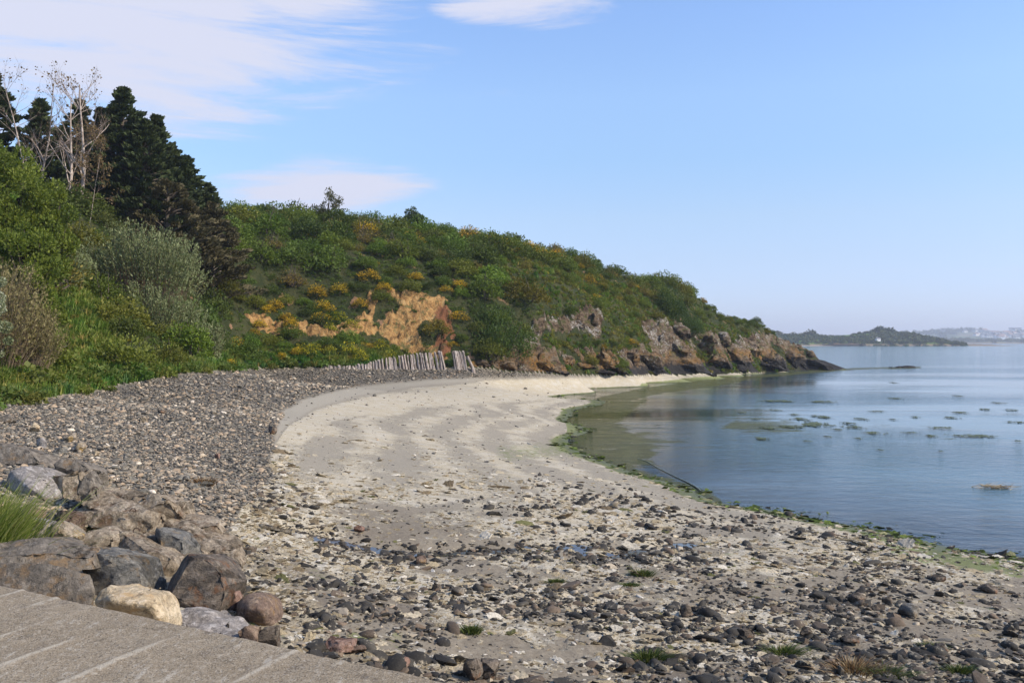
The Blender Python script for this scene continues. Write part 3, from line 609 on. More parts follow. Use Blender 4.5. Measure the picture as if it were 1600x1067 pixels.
B([(640, 640), (690, 608), (722, 560), (800, 566), (862, 592), (884, 620), (892, 690), (882, 740), (860, 798), (740, 785), (630, 790), (618, 715)], 8.45, .75, 'dark', 'big dark rust stained boulder with a flat lit side, right of the concrete beam', ridge=[(800, 640, -.3), (825, 700, -.32), (700, 720, -.2), (845, 770, -.2), (790, 590, -.05)], lean=.5, facets=.5, drop=.1)
B([(915, 790), (920, 750), (945, 722), (990, 708), (1035, 714), (1068, 735), (1080, 770), (1068, 815), (1030, 838), (960, 828)], 8.35, .42, 'brown', 'rounded brown boulder standing alone at the right end of the riprap', ridge=[(970, 775, -.16), (1020, 780, -.18), (1000, 740, -.05)], smooth_it=4, facets=.15, rough=.01, lean=.5)
B([(600, 812), (660, 785), (765, 770), (815, 792), (900, 840), (945, 880), (940, 900), (860, 872), (740, 850)], 7.55, .5, 'pale', 'flat speckled grey rock beside the slipway below the big dark boulder', lean=1.1, smooth_it=1)
B([(925, 845), (985, 838), (1002, 860), (1000, 900), (935, 890)], 7.5, .25, 'brown', 'small speckled brown stone between the slipway and the rounded boulder', detail=.02, rough=.008)
B([(995, 868), (1030, 838), (1062, 825), (1078, 850), (1078, 892), (1000, 890)], 7.55, .22, 'dark', 'small dark angular wedge stone below the rounded brown boulder', detail=.02, rough=.006, facets=.3)
B([(860, 690), (885, 690), (925, 715), (930, 740), (885, 770)], 8.6, .3, 'red', 'pinkish rough stone between the big dark boulder and the rounded one', detail=.02, rough=.012)
# hole in the pale boulder, iron loops on the concrete
g = mat('rusty_iron'); ironm = finish(g, (.06, .035, .025), .8)
g = mat('dark_hollow'); holm = finish(g, (.03, .025, .022), .95)
def tubeV(pts, rad, k=6):
    pts = np.array(pts, float); n = len(pts); rad = np.broadcast_to(np.array(rad, float), (n,))
    T = np.gradient(pts, axis=0); T /= np.linalg.norm(T, axis=1)[:, None]+1e-9
    up = np.array([0, 0, 1.]) if abs(T[0, 2]) < .9 else np.array([1., 0, 0])
    U = np.cross(T, up); U /= np.linalg.norm(U, axis=1)[:, None]+1e-9; W = np.cross(T, U)
    a = np.arange(k)/k*2*np.pi
    V = pts[:, None]+rad[:, None, None]*(U[:, None]*np.cos(a)[None, :, None]+W[:, None]*np.sin(a)[None, :, None])
    i = np.arange(n*k).reshape(n, k); j = np.roll(i, -1, 1)
    Fq = np.stack([i[:-1], j[:-1], j[1:], i[1:]], -1).reshape(-1, 4)
    return V.reshape(-1, 3), Fq
for (zx, zy, dp, par) in [(519, 396, 10.38, c1), (533, 474, 9.3, c2), (372, 312, 10.75, c1)]:
    c = np.array(P(*zp(zx, zy), dp-.05)); a = np.linspace(0, 3.5, 9)
    V, Fq = tubeV([(c[0]+.035*math.cos(t), c[1], c[2]+.035*math.sin(t)) for t in a], .006, 5)
    o = mk('iron_loop', V-c, Fq, ironm); o.parent = par; o.location = c-np.array(par.location)

# stones lying on the shingle above the riprap, and larger rocks on the foreshore
def stone(name, px, py, w, h, mkey, label, group, seed, flat=1.0, pts=14, zoff=0., col=None, cat='stone', round_=0):
    r = np.random.default_rng(seed); Yd = 30.
    # meet the ground under the pixel
    lo, hi = 4., 140.
    for Yt in np.geomspace(4.5, 135, 260):
        q = P(px, py, Yt)
        if q[2] < hz(q[0], q[1]): hi = Yt; break
    q = P(px, py, hi); s = hi/F; W = w*s/2; Hh = h*s
    v = r.normal(size=(pts, 3)); v /= np.linalg.norm(v, axis=1)[:, None]; v = v*np.array([W, W*flat*r.uniform(.7, 1.1), Hh*.55])
    z0 = hz(q[0], q[1]+W*.5)
    V = v+np.array([q[0], q[1]+W*.5, z0+Hh*.35+zoff])
    o = hull_mesh(name, V, M[mkey], max(.012, W*.12), W*.05, seed, cuts=4, smooth_it=round_, center=(q[0], q[1]+W*.5, z0), facets=0 if round_ else .8)
    return tag(o, label, cat, group)
for i, (px, py, w, h, mk_, lb, rd) in enumerate([
    (107, 692, 24, 18, 'yell', 'orange yellow block of stone on the shingle behind the riprap', 0), (122, 708, 36, 22, 'yell', 'pale yellowish slab stone next to the orange block', 0),
    (62, 702, 22, 20, 'pale', 'pale pyramid shaped stone on the shingle behind the grass', 0), (52, 676, 22, 18, 'cream', 'cream pinkish stone near the vegetation at far left', 0),
    (8, 664, 30, 16, 'grey', 'flat grey stone at the left edge of the shingle', 0), (148, 715, 14, 10, 'cream', 'small cream stone right of the yellowish slab', 0),
    (90, 712, 26, 14, 'blue', 'low blue grey stone behind the pale pyramid stone', 0), (424, 680, 18, 16, 'dark', 'dark round boulder where the shingle meets the sand', 1),
    (277, 754, 16, 10, 'blue', 'dark stone on the shingle left of a brown weed clump', 1), (290, 754, 14, 10, 'blue', 'second dark stone of the pair on the shingle by the brown weed clump', 1), (340, 719, 14, 12, 'red', 'small orange triangular stone in the middle of the shingle', 0),
    (222, 660, 13, 12, 'yell', 'small orange brown stone on the upper shingle', 0), (252, 647, 16, 8, 'dark', 'dark flat stone on the upper shingle slope', 1), (118, 665, 14, 9, 'blue', 'dark grey stone on the shingle nearest the cream pinkish stone', 1),
    (150, 636, 14, 6, 'dark', 'dark flat stone close to the leafy plants at the top of the shingle', 1), (134, 748, 18, 10, 'blue', 'slate coloured stone just behind the large layered concrete chunk', 0), (155, 768, 22, 10, 'grey', 'grey flat stone at the shingle edge of the riprap', 0),
    (735, 1066, 46, 38, 'dark', 'dark cobble pair half with greyish green face at the slipway foot', 0), (765, 1068, 44, 42, 'dark', 'dark angular boulder with a lit top, nearest rock at the bottom of the beach', 0),
    (530, 1022, 66, 26, 'red', 'angular purplish brown slab rock lying on the slipway edge', 0), (555, 1030, 40, 18, 'brown', 'small brown slab leaning on the angular purplish rock', 0), (630, 1050, 34, 20, 'red', 'rounded orange brown stone near the slipway edge', 1),
    (1426, 969, 40, 24, 'blue', 'large smooth blue grey cobble on the pale foreshore', 1), (1340, 946, 36, 20, 'dark', 'dark rounded boulder left of the large blue grey cobble', 1), (1390, 948, 22, 14, 'dark', 'dark stone just above the large blue grey cobble', 1),
    (1168, 1000, 30, 26, 'dark', 'dark square faced rock on wet sand in the lower right', 0), (1072, 966, 20, 26, 'dark', 'upright dark wedge rock standing on the foreshore', 0), (1552, 928, 40, 16, 'dark', 'long low dark rock near the water at far right', 1), (1470, 910, 26, 12, 'dark', 'small dark rock among pale dried weed close to the sea', 0),
    (715, 932, 26, 18, 'grey', 'smooth oval grey green cobble in the middle foreground', 1), (640, 942, 30, 16, 'grey', 'flat grey green cobble in the central foreground', 1), (680, 925, 22, 16, 'dark', 'dark domed cobble between the two grey green cobbles', 1),
    (656, 884, 24, 14, 'brown', 'reddish rounded cobble near the rill', 1), (560, 838, 20, 14, 'red', 'squarish pink brown stone standing at the rill', 0), (1260, 1000, 24, 18, 'dark', 'dark rock with a flat top left of the low boulders', 0), (1330, 1010, 40, 18, 'dark', 'low pair of black boulders in the lower right', 0), (1475, 1022, 30, 18, 'dark', 'angular black stone near the lower right corner', 0)]):
    stone('boulder' if w > 20 else 'stone', px, py, w, h, mk_, lb, 'single stones on the beach', 300+i, round_=rd*2)

# ------------------------------------------------------------------ loose stones (points + geometry nodes)
def stone_variants(n, sub=1):
    out = []
    for k in range(n):
        r = np.random.default_rng(500+k); bm = bmesh.new()
        if k % 3 == 0:
            bmesh.ops.create_icosphere(bm, subdivisions=2, radius=1)
            V = np.array([v.co[:] for v in bm.verts]); V = V*(1+fbm(V*1.1+k*9, 2)[:, None]*.45)*np.array([1, .8, .62])
        else:
            v = r.normal(size=(11, 3)); v /= np.linalg.norm(v, axis=1)[:, None]; v *= np.array([1, .8, .62])*r.uniform(.85, 1.1, (11, 1))
            for p in v: bm.verts.new(p)
            q = bmesh.ops.convex_hull(bm, input=bm.verts); bmesh.ops.delete(bm, geom=list({e for e in q['geom_interior']+q['geom_unused'] if isinstance(e, bmesh.types.BMVert)}), context='VERTS')
            bmesh.ops.triangulate(bm, faces=bm.faces); bmesh.ops.subdivide_edges(bm, edges=list(bm.edges), cuts=1); bmesh.ops.triangulate(bm, faces=bm.faces)
            bmesh.ops.smooth_vert(bm, verts=bm.verts, factor=.12, use_axis_x=True, use_axis_y=True, use_axis_z=True); V = np.array([v.co[:] for v in bm.verts]); V *= 1.12*(1+fbm(V*1.7+k*4, 2)[:, None]*.25)
        if V is not None:
            for v, c in zip(bm.verts, V): v.co = c
        me = bpy.data.meshes.new('cobble'); bm.to_mesh(me); bm.free()
        if k % 3 == 0: me.polygons.foreach_set('use_smooth', np.ones(len(me.polygons), bool))
        out.append(me)
    return out
def inst_mat(name, objcol=False, wetlow=False, algae=False):
    g = mat(name)
    if objcol: base = g.n('ShaderNodeObjectInfo').outputs['Color']
    else: base = g.attr('col', 'INSTANCER')
    pos = g.n('ShaderNodeNewGeometry').outputs['Position']
    a = g.noise(pos, 9, 6, .65); b = g.noise(pos, 45, 5, .7)
    col = g.scl(base, g.mr(g.m('ADD', g.m('MULTIPLY', a, .5), g.m('MULTIPLY', b, .5)), .3, .7, .6, 1.4))
    if algae:   # dried weed caught on some stones
        col = g.mix(g.m('MULTIPLY', g.ss(g.noise(pos, 7, 6, .75), .57, .65), .85), col, (.36, .305, .215))
    return finish(g, col, .8, g.bump(g.m('ADD', a, b), .5, .015), .35)
def scatter(name, pts, rot, scl, col, meshes, m, var, label=None, z=0):
    """one object: a point cloud that instances small meshes through geometry nodes"""
    me = bpy.data.meshes.new(name); n = len(pts); me.vertices.add(n); me.vertices.foreach_set('co', np.asarray(pts, np.float32).ravel())
    for nm, a in (('rot', rot), ('scl', scl)):
        at = me.attributes.new(nm, 'FLOAT_VECTOR', 'POINT'); at.data.foreach_set('vector', np.asarray(a, np.float32).ravel())
    at = me.attributes.new('col', 'FLOAT_COLOR', 'POINT'); at.data.foreach_set('color', np.concatenate([col, np.ones((n, 1))], 1).astype(np.float32).ravel())
    at = me.attributes.new('var', 'INT', 'POINT'); at.data.foreach_set('value', np.asarray(var, np.int32))
    o = bpy.data.objects.new(name, me); C.objects.link(o)
    t = bpy.data.node_groups.new(name+'_scatter', 'GeometryNodeTree')
    t.interface.new_socket('Geometry', in_out='INPUT', socket_type='NodeSocketGeometry'); t.interface.new_socket('Geometry', in_out='OUTPUT', socket_type='NodeSocketGeometry')
    N = t.nodes; L = t.links; gi = N.new('NodeGroupInput'); go = N.new('NodeGroupOutput')
    g2i = N.new('GeometryNodeGeometryToInstance')
    for me_, mm in reversed(list(zip(meshes, m if isinstance(m, list) else [m]*len(meshes)))):
        me_.materials.clear(); me_.materials.append(mm)
        so_ = bpy.data.objects.new(me_.name, me_); oi = N.new('GeometryNodeObjectInfo'); oi.inputs['Object'].default_value = so_
        oi.inputs['As Instance'].default_value = True
        L.new(oi.outputs['Geometry'], g2i.inputs[0])
    def na(nm, ty):
        a = N.new('GeometryNodeInputNamedAttribute'); a.data_type = ty; a.inputs['Name'].default_value = nm; return a.outputs['Attribute']
    ip = N.new('GeometryNodeInstanceOnPoints'); m2p = N.new('GeometryNodeMeshToPoints')
    L.new(gi.outputs[0], m2p.inputs[0]); L.new(m2p.outputs[0], ip.inputs['Points']); L.new(g2i.outputs[0], ip.inputs['Instance'])
    ip.inputs['Pick Instance'].default_value = True; L.new(na('var', 'INT'), ip.inputs['Instance Index'])
    e2r = N.new('FunctionNodeEulerToRotation'); L.new(na('rot', 'FLOAT_VECTOR'), e2r.inputs[0]); L.new(e2r.outputs[0], ip.inputs['Rotation'])
    L.new(na('scl', 'FLOAT_VECTOR'), ip.inputs['Scale'])
    L.new(ip.outputs[0], go.inputs[0])
    md = o.modifiers.new('scatter', 'NODES'); md.node_group = t
    return tag(o, kind='stuff')
def field_points(n, y0, y1, seed, tanmax=.72, power=1.0):
    """plan-space points, density falling with distance"""
    r = np.random.default_rng(seed); u = r.random(n); y = (y0**(1-power)+u*(y1**(1-power)-y0**(1-power)))**(1/(1-power)) if power != 1 else y0*(y1/y0)**u
    x = r.uniform(-tanmax, tanmax, n)*y
    return x, y, r
def pick(r, n, pal, wts):
    pal = np.array(pal); k = r.choice(len(pal), n, p=np.array(wts)/sum(wts)); return pal[k]*r.uniform(.75, 1.25, (n, 1))
# shingle bank
x, y, r = field_points(230000, 7, 72, 21, .85, 1.0)
z, f_ = hgrid(x, y)
ok = (f_['shingle'] > .45+r.normal(0, .18, len(x))) & (z > .5) & (f_['hill'] < .6) & (np.array([not on_slip(a, b) if b < 9 else True for a, b in zip(x, y)]))
x, y, z = x[ok], y[ok], z[ok]; n = len(x); s = np.exp(r.normal(math.log(.030), .38, n))*np.clip(y/22, .85, 2.2); s = np.clip(s, .014, .13)
col = pick(r, n, [(.12, .112, .092), (.18, .162, .13), (.25, .205, .15), (.31, .235, .16), (.36, .30, .22), (.50, .44, .35)], [24, 28, 25, 14, 8, 4])
far = sstep(x, -14, -4)*sstep(y, 50, 60); col = col*(1-far[:, None]*.25)*np.array([1, .97, .93])
rot = np.stack([r.normal(0, .25, n), r.normal(0, .25, n), r.uniform(0, 6.28, n)], 1); sc_ = s[:, None]*np.stack([r.uniform(.8, 1.4, n), r.uniform(.8, 1.2, n), r.uniform(.6, 1., n)], 1)
mst = inst_mat('pebble_stone')
scatter('shingle_pebbles', np.stack([x, y, z+s*.25], 1), rot, sc_, col, stone_variants(6), mst, r.integers(0, 6, n))
print('shingle', n)
# foreshore cobbles: the largest 300 single objects, the rest stuff
x, y, r = field_points(62000, 7, 30, 33, .75, 1.0)
z, f_ = hgrid(x, y)
clump = n2(x, y, .55, 4, 91.)+n2(x, y, 2.0, 2, 92.)*.5
zone = poly(f_['px'], f_['py'], [(330, 800), (420, 740), (520, 800), (700, 790), (860, 750), (1000, 775), (1130, 792), (1300, 825), (1480, 862), (1700, 895), (2200, 900), (2200, 1500), (300, 1500), (300, 900)], 22)
bare = np.maximum.reduce([poly(f_['px'], f_['py'], q, 14) for q in [[(760, 965), (900, 975), (960, 1000), (860, 1067), (700, 1000)], [(440, 800), (860, 800), (820, 850), (560, 850)], [(620, 885), (760, 880), (800, 905), (640, 915)], [(1500, 870), (1700, 890), (1700, 930), (1450, 900)]]])
pr = zone*(1-f_['shingle'])*(1-.92*bare)*(.12+.88*sstep(clump, -.22, .3))*(.3+.7*sstep(y, 24, 13))
ok = (r.random(len(x)) < pr) & (z > .0) & np.array([not on_slip(a, b) if b < 9 else True for a, b in zip(x, y)])
x, y, z = x[ok], y[ok], z[ok]; n = len(x)
s = np.clip(np.exp(r.normal(math.log(.029), .55, n)), .012, .115)*np.clip(y/15, .9, 1.3)
col = pick(r, n, [(.020, .017, .013), (.034, .029, .022), (.055, .047, .035), (.085, .062, .042), (.14, .10, .065), (.34, .28, .2)], [30, 30, 20, 12, 6, 3])
rot = np.stack([r.normal(0, .3, n), r.normal(0, .3, n), r.uniform(0, 6.28, n)], 1); sc_ = s[:, None]*np.stack([r.uniform(.85, 1.5, n), r.uniform(.8, 1.2, n), r.uniform(.55, 1.1, n)], 1)
order = np.argsort(-(s/y)*((np.abs(x/y) < .6)*1.0)); big, rest = order[:290], order[290:]
mco = inst_mat('foreshore_cobble', algae=True); vco = stone_variants(10)
scatter('foreshore_cobbles', np.stack([x, y, z+s*.10], 1)[rest], rot[rest], sc_[rest], col[rest], vco, mco, r.integers(0, 10, len(rest)))
print('cobbles', n)
mob = inst_mat('foreshore_cobble_single', objcol=True, algae=True); vob = [m_.copy() for m_ in stone_variants(10)]
for m_ in vob: m_.materials.clear(); m_.materials.append(mob)
LM = [((735, 1066), 'the dark cobble pair'), ((1426, 969), 'the big smooth cobble'), ((1168, 1000), 'the dark square faced rock'), ((1072, 966), 'the upright dark wedge rock'), ((1552, 928), 'the long low dark rock'),
      ((715, 932), 'the oval grey green cobble'), ((560, 838), 'the squarish pinkish stone'), ((400, 945), 'the rounded brown boulder'), ((530, 1022), 'the purplish slab rock'), ((1050, 1020), 'the green weed tuft'), ((1470, 910), 'the sea edge'), ((900, 780), 'the bare sand'), ((780, 835), 'the rill'), ((1390, 1045), 'the mossy weed clumps'), ((640, 1045), 'the orange brown stone'), ((1180, 800), 'the waterline weed'), ((930, 900), 'the foreshore middle'), ((1250, 900), 'the pale weed drifts')]
seen = {}
for i in big:
    k = int(r.integers(0, 10)); o = bpy.data.objects.new('cobble', vob[k]); C.objects.link(o)
    o.location = (x[i], y[i], z[i]+s[i]*.07); o.rotation_euler = rot[i]; o.scale = sc_[i]*1.15; o.color = (*[float(c) for c in col[i]], 1)
    lum = col[i].mean(); tone = 'black' if lum < .05 else 'dark grey' if lum < .075 else 'grey' if lum < .11 else 'brownish' if lum < .2 else 'pale'
    w_, h_ = sc_[i][0]/sc_[i][1], sc_[i][2]/sc_[i][1]
    shp = ('long' if w_ > 1.35 else 'broad' if w_ > 1.1 else 'compact'); hs = 'flat' if h_ < .7 else 'humped' if h_ < .9 else 'tall'
    px_, py_ = proj(x[i], y[i], z[i]); d = sorted(LM, key=lambda l: (l[0][0]-px_)**2+(1.6*(l[0][1]-py_))**2)[0]
    rel = ('beyond' if d[0][1]-py_ > 14 else 'in front of' if d[0][1]-py_ < -14 else 'level with')
    sd_ = 'right' if px_ > d[0][0] else 'left'
    near_t = ''; sz = 'large' if s[i] > .11 else 'medium' if s[i] > .075 else 'small'
    lb = f"{tone} {hs} {'angular' if k % 3 else 'rounded'} cobble {rel} {d[1]}"
    tag(o, lb, 'cobble', 'dark cobbles strewn over the foreshore')
# sparse pebbles and scraps on the sand
x, y, r = field_points(26000, 8, 70, 44, .6, 1.0); z, f_ = hgrid(x, y)
ok = (f_['shingle'] < .3) & (z > .03) & (f_['hill'] < .2) & (r.random(len(x)) < .10+.5*sstep(n2(x, y, .4, 3, 95.), .05, .4)+.7*sstep(y, 16, 10)) & np.array([not on_slip(a, b) if b < 9 else True for a, b in zip(x, y)])
x, y, z = x[ok], y[ok], z[ok]; n = len(x); s = np.clip(np.exp(r.normal(math.log(.013), .5, n)), .006, .05)*np.clip(y/14, .9, 2.2)
col = pick(r, n, [(.05, .045, .04), (.10, .09, .075), (.2, .16, .11), (.55, .5, .42)], [45, 30, 10, 15])
rot = np.stack([r.normal(0, .3, n), r.normal(0, .3, n), r.uniform(0, 6.28, n)], 1)
scatter('sand_pebbles', np.stack([x, y, z], 1), rot, s[:, None]*np.stack([r.uniform(.9, 2.4, n), r.uniform(.8, 1.2, n), r.uniform(.5, .9, n)], 1), col, stone_variants(5), mst, r.integers(0, 5, n))
# crumpled crusts of dried algae
def flakes(n):
    out = []
    for k in range(n):
        bm = bmesh.new(); bmesh.ops.create_icosphere(bm, subdivisions=3, radius=1)
        V = np.array([v.co[:] for v in bm.verts]); d = fbm(V*2.2+k*5, 4, .75)
        V = V*(1+d[:, None]*.9); V[:, 2] = V[:, 2]*.30+fbm(V*2.6+k+40, 3, .7)*.35
        for v, c in zip(bm.verts, V): v.co = c
        me = bpy.data.meshes.new('algae_flake'); bm.to_mesh(me); bm.free(); out.append(me)
    return out
x, y, r = field_points(230000, 7, 30, 55, .68, 1.0); z, f_ = hgrid(x, y)
cr = sstep(n2(x, y, .5, 4, 21.)+n2(x, y, 2.3, 3, 22.)*.5, -.1, .25)+.15*(r.random(len(x)) < .5)
md_ = sstep(n2(x, y, .28, 3, 41.), .12, .35)*sstep(y, 19, 12.5)
band2 = poly(f_['px'], f_['py'], [(330, 900), (360, 800), (440, 700), (470, 720), (440, 820), (520, 1000), (700, 1030), (700, 1062), (420, 990)], 10)
ok = (r.random(len(x)) < np.clip(cr*(1-md_*.85)*(.10+.90*sstep(y, 26, 13))*.55+band2*.5, 0, 1)) & (f_['shingle'] < .6) & (z > .03) & np.array([not on_slip(a, b) if b < 9 else True for a, b in zip(x, y)])
x, y, z = x[ok], y[ok], z[ok]; n = len(x); s = np.clip(np.exp(r.normal(math.log(.021), .55, n)), .008, .11)*np.clip(y/13, .85, 1.4)
col = pick(r, n, [(.33, .265, .165), (.42, .355, .25), (.50, .45, .36), (.18, .135, .08), (.13, .125, .05)], [34, 34, 20, 9, 3])
g = mat('dried_algae'); ca = g.attr('col', 'INSTANCER'); pos = g.n('ShaderNodeNewGeometry').outputs['Position']
na_ = g.noise(pos, 40, 6, .75)
malg = finish(g, g.scl(ca, g.mr(na_, .3, .7, .55, 1.3)), .95, g.bump(na_, 1.0, .02), .1)
rot = np.stack([r.normal(0, .2, n), r.normal(0, .2, n), r.uniform(0, 6.28, n)], 1)
scatter('dried_algae_crust', np.stack([x, y, z-.004], 1), rot, s[:, None]*np.stack([r.uniform(.8, 1.8, n), r.uniform(.8, 1.3, n), r.uniform(.5, .9, n)], 1), col, flakes(6), malg, r.integers(0, 6, n))
print('flakes', n)

# ------------------------------------------------------------------ weathered stakes
g = mat('weathered_wood'); tc = g.n('ShaderNodeTexCoord').outputs['Object']; rnd = g.n('ShaderNodeObjectInfo').outputs['Random']
tc = g.vm('ADD', tc, g.n('ShaderNodeCombineXYZ', {0: g.m('MULTIPLY', rnd, 13), 1: g.m('MULTIPLY', rnd, 7), 2: rnd}).outputs[0])
gr = g.noise(g.n('ShaderNodeMapping', {'Vector': tc, 'Scale': (16, 16, .8)}).outputs[0], 1.2, 6, .7)
col = g.ramp(gr, [(.30, (.055, .042, .035)), (.45, (.20, .155, .13)), (.55, (.36, .31, .27)), (.75, (.52, .48, .44))])
mpost = finish(g, col, .9, g.bump(gr, .9, .04), .1)
posts = []
xs = 508.
while xs < 682: posts.append(xs); xs += random.choice([4.2, 4.8, 5.2, 4.5, 6.6 if random.random() < .3 else 4.8])
posts += [686, 690.5, 696, 713, 717.5, 722, 726.5, 729.5]
for i, px in enumerate(posts):
    t = (px-508)/232
    bpy_ = 577.5-2.0*abs(t-.55)**1.5+(.8 if px > 700 else 0); topy = 573-1.5*sstep(px, 508, 560)-18*sstep(px, 540, 735)**.8-sstep(px, 560, 600)*5.5+random.uniform(-1.2, 1.5)
    topy = max(topy, 549); bpy_ += random.uniform(-.3, .6)
    q0 = None
    for Yt in np.linspace(54, 70, 120):
        q = P(px, bpy_, Yt)
        if q[2] < hz(q[0], q[1]): q0 = q; break
    q0 = q0 or P(px, bpy_, 63)
    hgt = (bpy_-topy)/F*q0[1]; lean = -hgt*(.08+.20*t)*random.uniform(.7, 1.2); rad_ = random.uniform(.075, .125)
    n_ = 7; k_ = 9; V = []
    for j in range(n_):
        tt_ = j/(n_-1)
        for a in range(k_):
            an = a/k_*6.283; rr = rad_*(1-.25*tt_)*(1+.22*math.sin(3*an+i)+random.uniform(-.07, .07))
            V.append((lean*tt_+rr*math.cos(an), rr*.9*math.sin(an)+.15*tt_, -.25+(hgt+.25)*tt_+(.06*math.cos(an+i) if j == n_-1 else 0)))
    Fc = [(j*k_+a, j*k_+(a+1) % k_, (j+1)*k_+(a+1) % k_, (j+1)*k_+a) for j in range(n_-1) for a in range(k_)]+[tuple((n_-1)*k_+a for a in range(k_))]
    o = mk('wooden_stake', V, Fc, mpost); o.location = (q0[0], q0[1], q0[2])
    ht_ = 'knee high' if hgt < .6 else 'waist high' if hgt < 1.1 else 'tall'
    side_ = ('first' if i == 0 else None)
    where = 'in the low far left stretch of the fence' if px < 560 else 'in the middle stretch of the fence' if px < 620 else 'in the dense stretch before the gap' if px < 684 else 'at the gap in the fence' if px < 700 else 'in the short cluster past the gap'
    nth = ['first', 'second', 'third', 'fourth', 'fifth', 'sixth', 'seventh', 'eighth', 'ninth', 'tenth', 'eleventh', 'twelfth', 'thirteenth', 'fourteenth', 'fifteenth', 'sixteenth'][sum(1 for p in posts[:i] if [p < 560, 560 <= p < 620, 620 <= p < 684, 684 <= p < 700, p >= 700] == [px < 560, 560 <= px < 620, 620 <= px < 684, 684 <= px < 700, px >= 700]) % 16]
    tag(o, f'{ht_} grey stake, {nth} from left {where}', 'stake', 'row of wooden stakes below the earth cliff')
# the forked stake standing apart at the end of the row
q0 = P(741, 575.5, 63.6); V1, F1 = tubeV([(0, 0, -.2), (-.15, .03, .4), (-.42, .05, 1.0), (-.48, .05, 1.18)], [.16, .11, .09, .085], 8); V2, F2 = tubeV([(-.38, .05, .85), (-.52, .06, 1.0), (-.66, .06, 1.1)], [.07, .06, .05], 8)
o = mk('forked_stake', np.concatenate([V1, V2]), np.concatenate([F1, F2+len(V1)]), mpost); o.location = q0[:2]+(hz(*q0[:2]),)
tag(o, 'leaning forked stake with a flared foot, standing apart past the end of the row', 'stake', 'row of wooden stakes below the earth cliff')

# ------------------------------------------------------------------ rock outcrops of the headland
g = mat('headland_rock'); pos = g.n('ShaderNodeNewGeometry').outputs['Position']; zc = g.n('ShaderNodeSeparateXYZ', {0: pos}).outputs[2]
rc, rh = rock_col(g, pos, zc); mhead = finish(g, rc, .9, g.bump(rh, 1.0, .25), .25); M['head'] = mhead
r = np.random.default_rng(77); oc = []
def foot_at(px, py):
    for Yt in np.linspace(60, 134, 220):
        q = P(px, py, Yt)
        if q[2] < Hbase(np.array([q[0]]), np.array([q[1]]))[0]: return q
    return P(px, py, 120)
for (px, py, w, h, dip, tone) in [(870, 512, 36, 12, .3, 'white lichened'), (900, 505, 44, 16, .4, 'white lichened'), (925, 500, 26, 26, .2, 'tan broken'), (790, 570, 40, 16, .2, 'brown'), (825, 558, 30, 18, .3, 'white flecked'), (850, 572, 40, 18, .4, 'orange brown'), (885, 562, 36, 24, .5, 'grey'), (915, 574, 44, 14, .4, 'orange'), (945, 562, 50, 28, .6, 'grey lichened'), (965, 576, 46, 14, .5, 'orange and black'),
        (985, 560, 30, 26, .6, 'reddish'), (1015, 562, 46, 34, .6, 'brown with orange weed'), (1035, 530, 28, 30, .7, 'tan striped'), (1060, 518, 34, 34, .8, 'grey upright'), (1065, 545, 50, 30, .7, 'grey slanting'), (1030, 578, 40, 12, .5, 'black'), (1080, 570, 60, 20, .6, 'brown slanting'), (1100, 535, 44, 44, .8, 'pale grey'), (1120, 565, 56, 26, .7, 'dark'), (1130, 528, 30, 26, .8, 'white lichened'), (1150, 550, 50, 34, .7, 'grey brown'), (1160, 574, 60, 14, .5, 'black'),
        (1180, 545, 56, 34, .7, 'dark grey'), (1205, 560, 56, 30, .7, 'lichened'), (1215, 575, 60, 10, .4, 'black'), (1235, 556, 44, 24, .7, 'pale'), (1255, 565, 40, 20, .6, 'orange'), (1275, 568, 40, 14, .5, 'orange capped'), (1292, 573, 34, 10, .4, 'black low'), (1265, 553, 20, 12, .5, 'brown knobbly'), (800, 575, 50, 6, .1, 'dark wet'), (870, 582, 60, 6, .2, 'black low wet'), (940, 584, 60, 6, .2, 'dark low'), (1095, 583, 50, 5, .3, 'flat dark'), (755, 566, 40, 12, .2, 'red brown earthy')]:
    q = foot_at(px, min(py+h*.4, 583 if px < 1100 else 580)); s = q[1]/F; W = w*s*.62; Hh = h*s*.62
    v = r.normal(size=(15, 3)); v /= (np.abs(v)**3.5).sum(1)[:, None]**(1/3.5); v = v*np.array([W*.85, min(W, 1.5), Hh*.9])*r.uniform(.7, 1.15, (15, 1))
    ca_, sa_ = math.cos(dip*.7), math.sin(dip*.7); xx, zz2 = v[:, 0]*ca_+v[:, 2]*sa_, -v[:, 0]*sa_+v[:, 2]*ca_
    V = np.stack([xx+q[0], v[:, 1]+q[1]+.5, zz2+q[2]+h*s*.3], 1)
    o = hull_mesh('rock_outcrop', V, mhead, .15, .10, px*.1, cuts=7, center=(q[0], q[1], q[2]), steps=.16, facets=1.6)
    near_ = 'near the stakes' if px < 800 else 'under the dark bush' if px < 860 else 'below the grassy cliff' if px < 1000 else 'where the cliff turns rocky' if px < 1090 else 'on the middle of the point' if px < 1190 else 'near the tip of the headland'
    tag(o, f'{tone} rock outcrop {near_}, {"high on the face" if py < 530 else "halfway up" if py < 562 else "at the foot"}', 'rock', 'rock outcrops of the headland')
# the skerry off the point
for (px, py, w, h, lb) in [(1418, 573, 26, 5, 'long low black rock awash off the tip of the headland'), (1402, 572, 10, 5, 'small black rock awash just beside the long one off the headland'), (1392, 574, 5, 2, 'tiny black rock barely above water off the headland')]:
    q = PZ(px, 574.5, 0); s = q[1]/F; v = r.normal(size=(14, 3)); v /= np.linalg.norm(v, axis=1)[:, None]
    V = v*np.array([w*s*.6, 1.0, h*s*.85])+np.array([q[0], q[1], 0])
    o = hull_mesh('sea_rock', V, mhead, .2, .06, px, center=(q[0], q[1], -.3)); tag(o, lb, 'rock', 'rocks awash off the point')
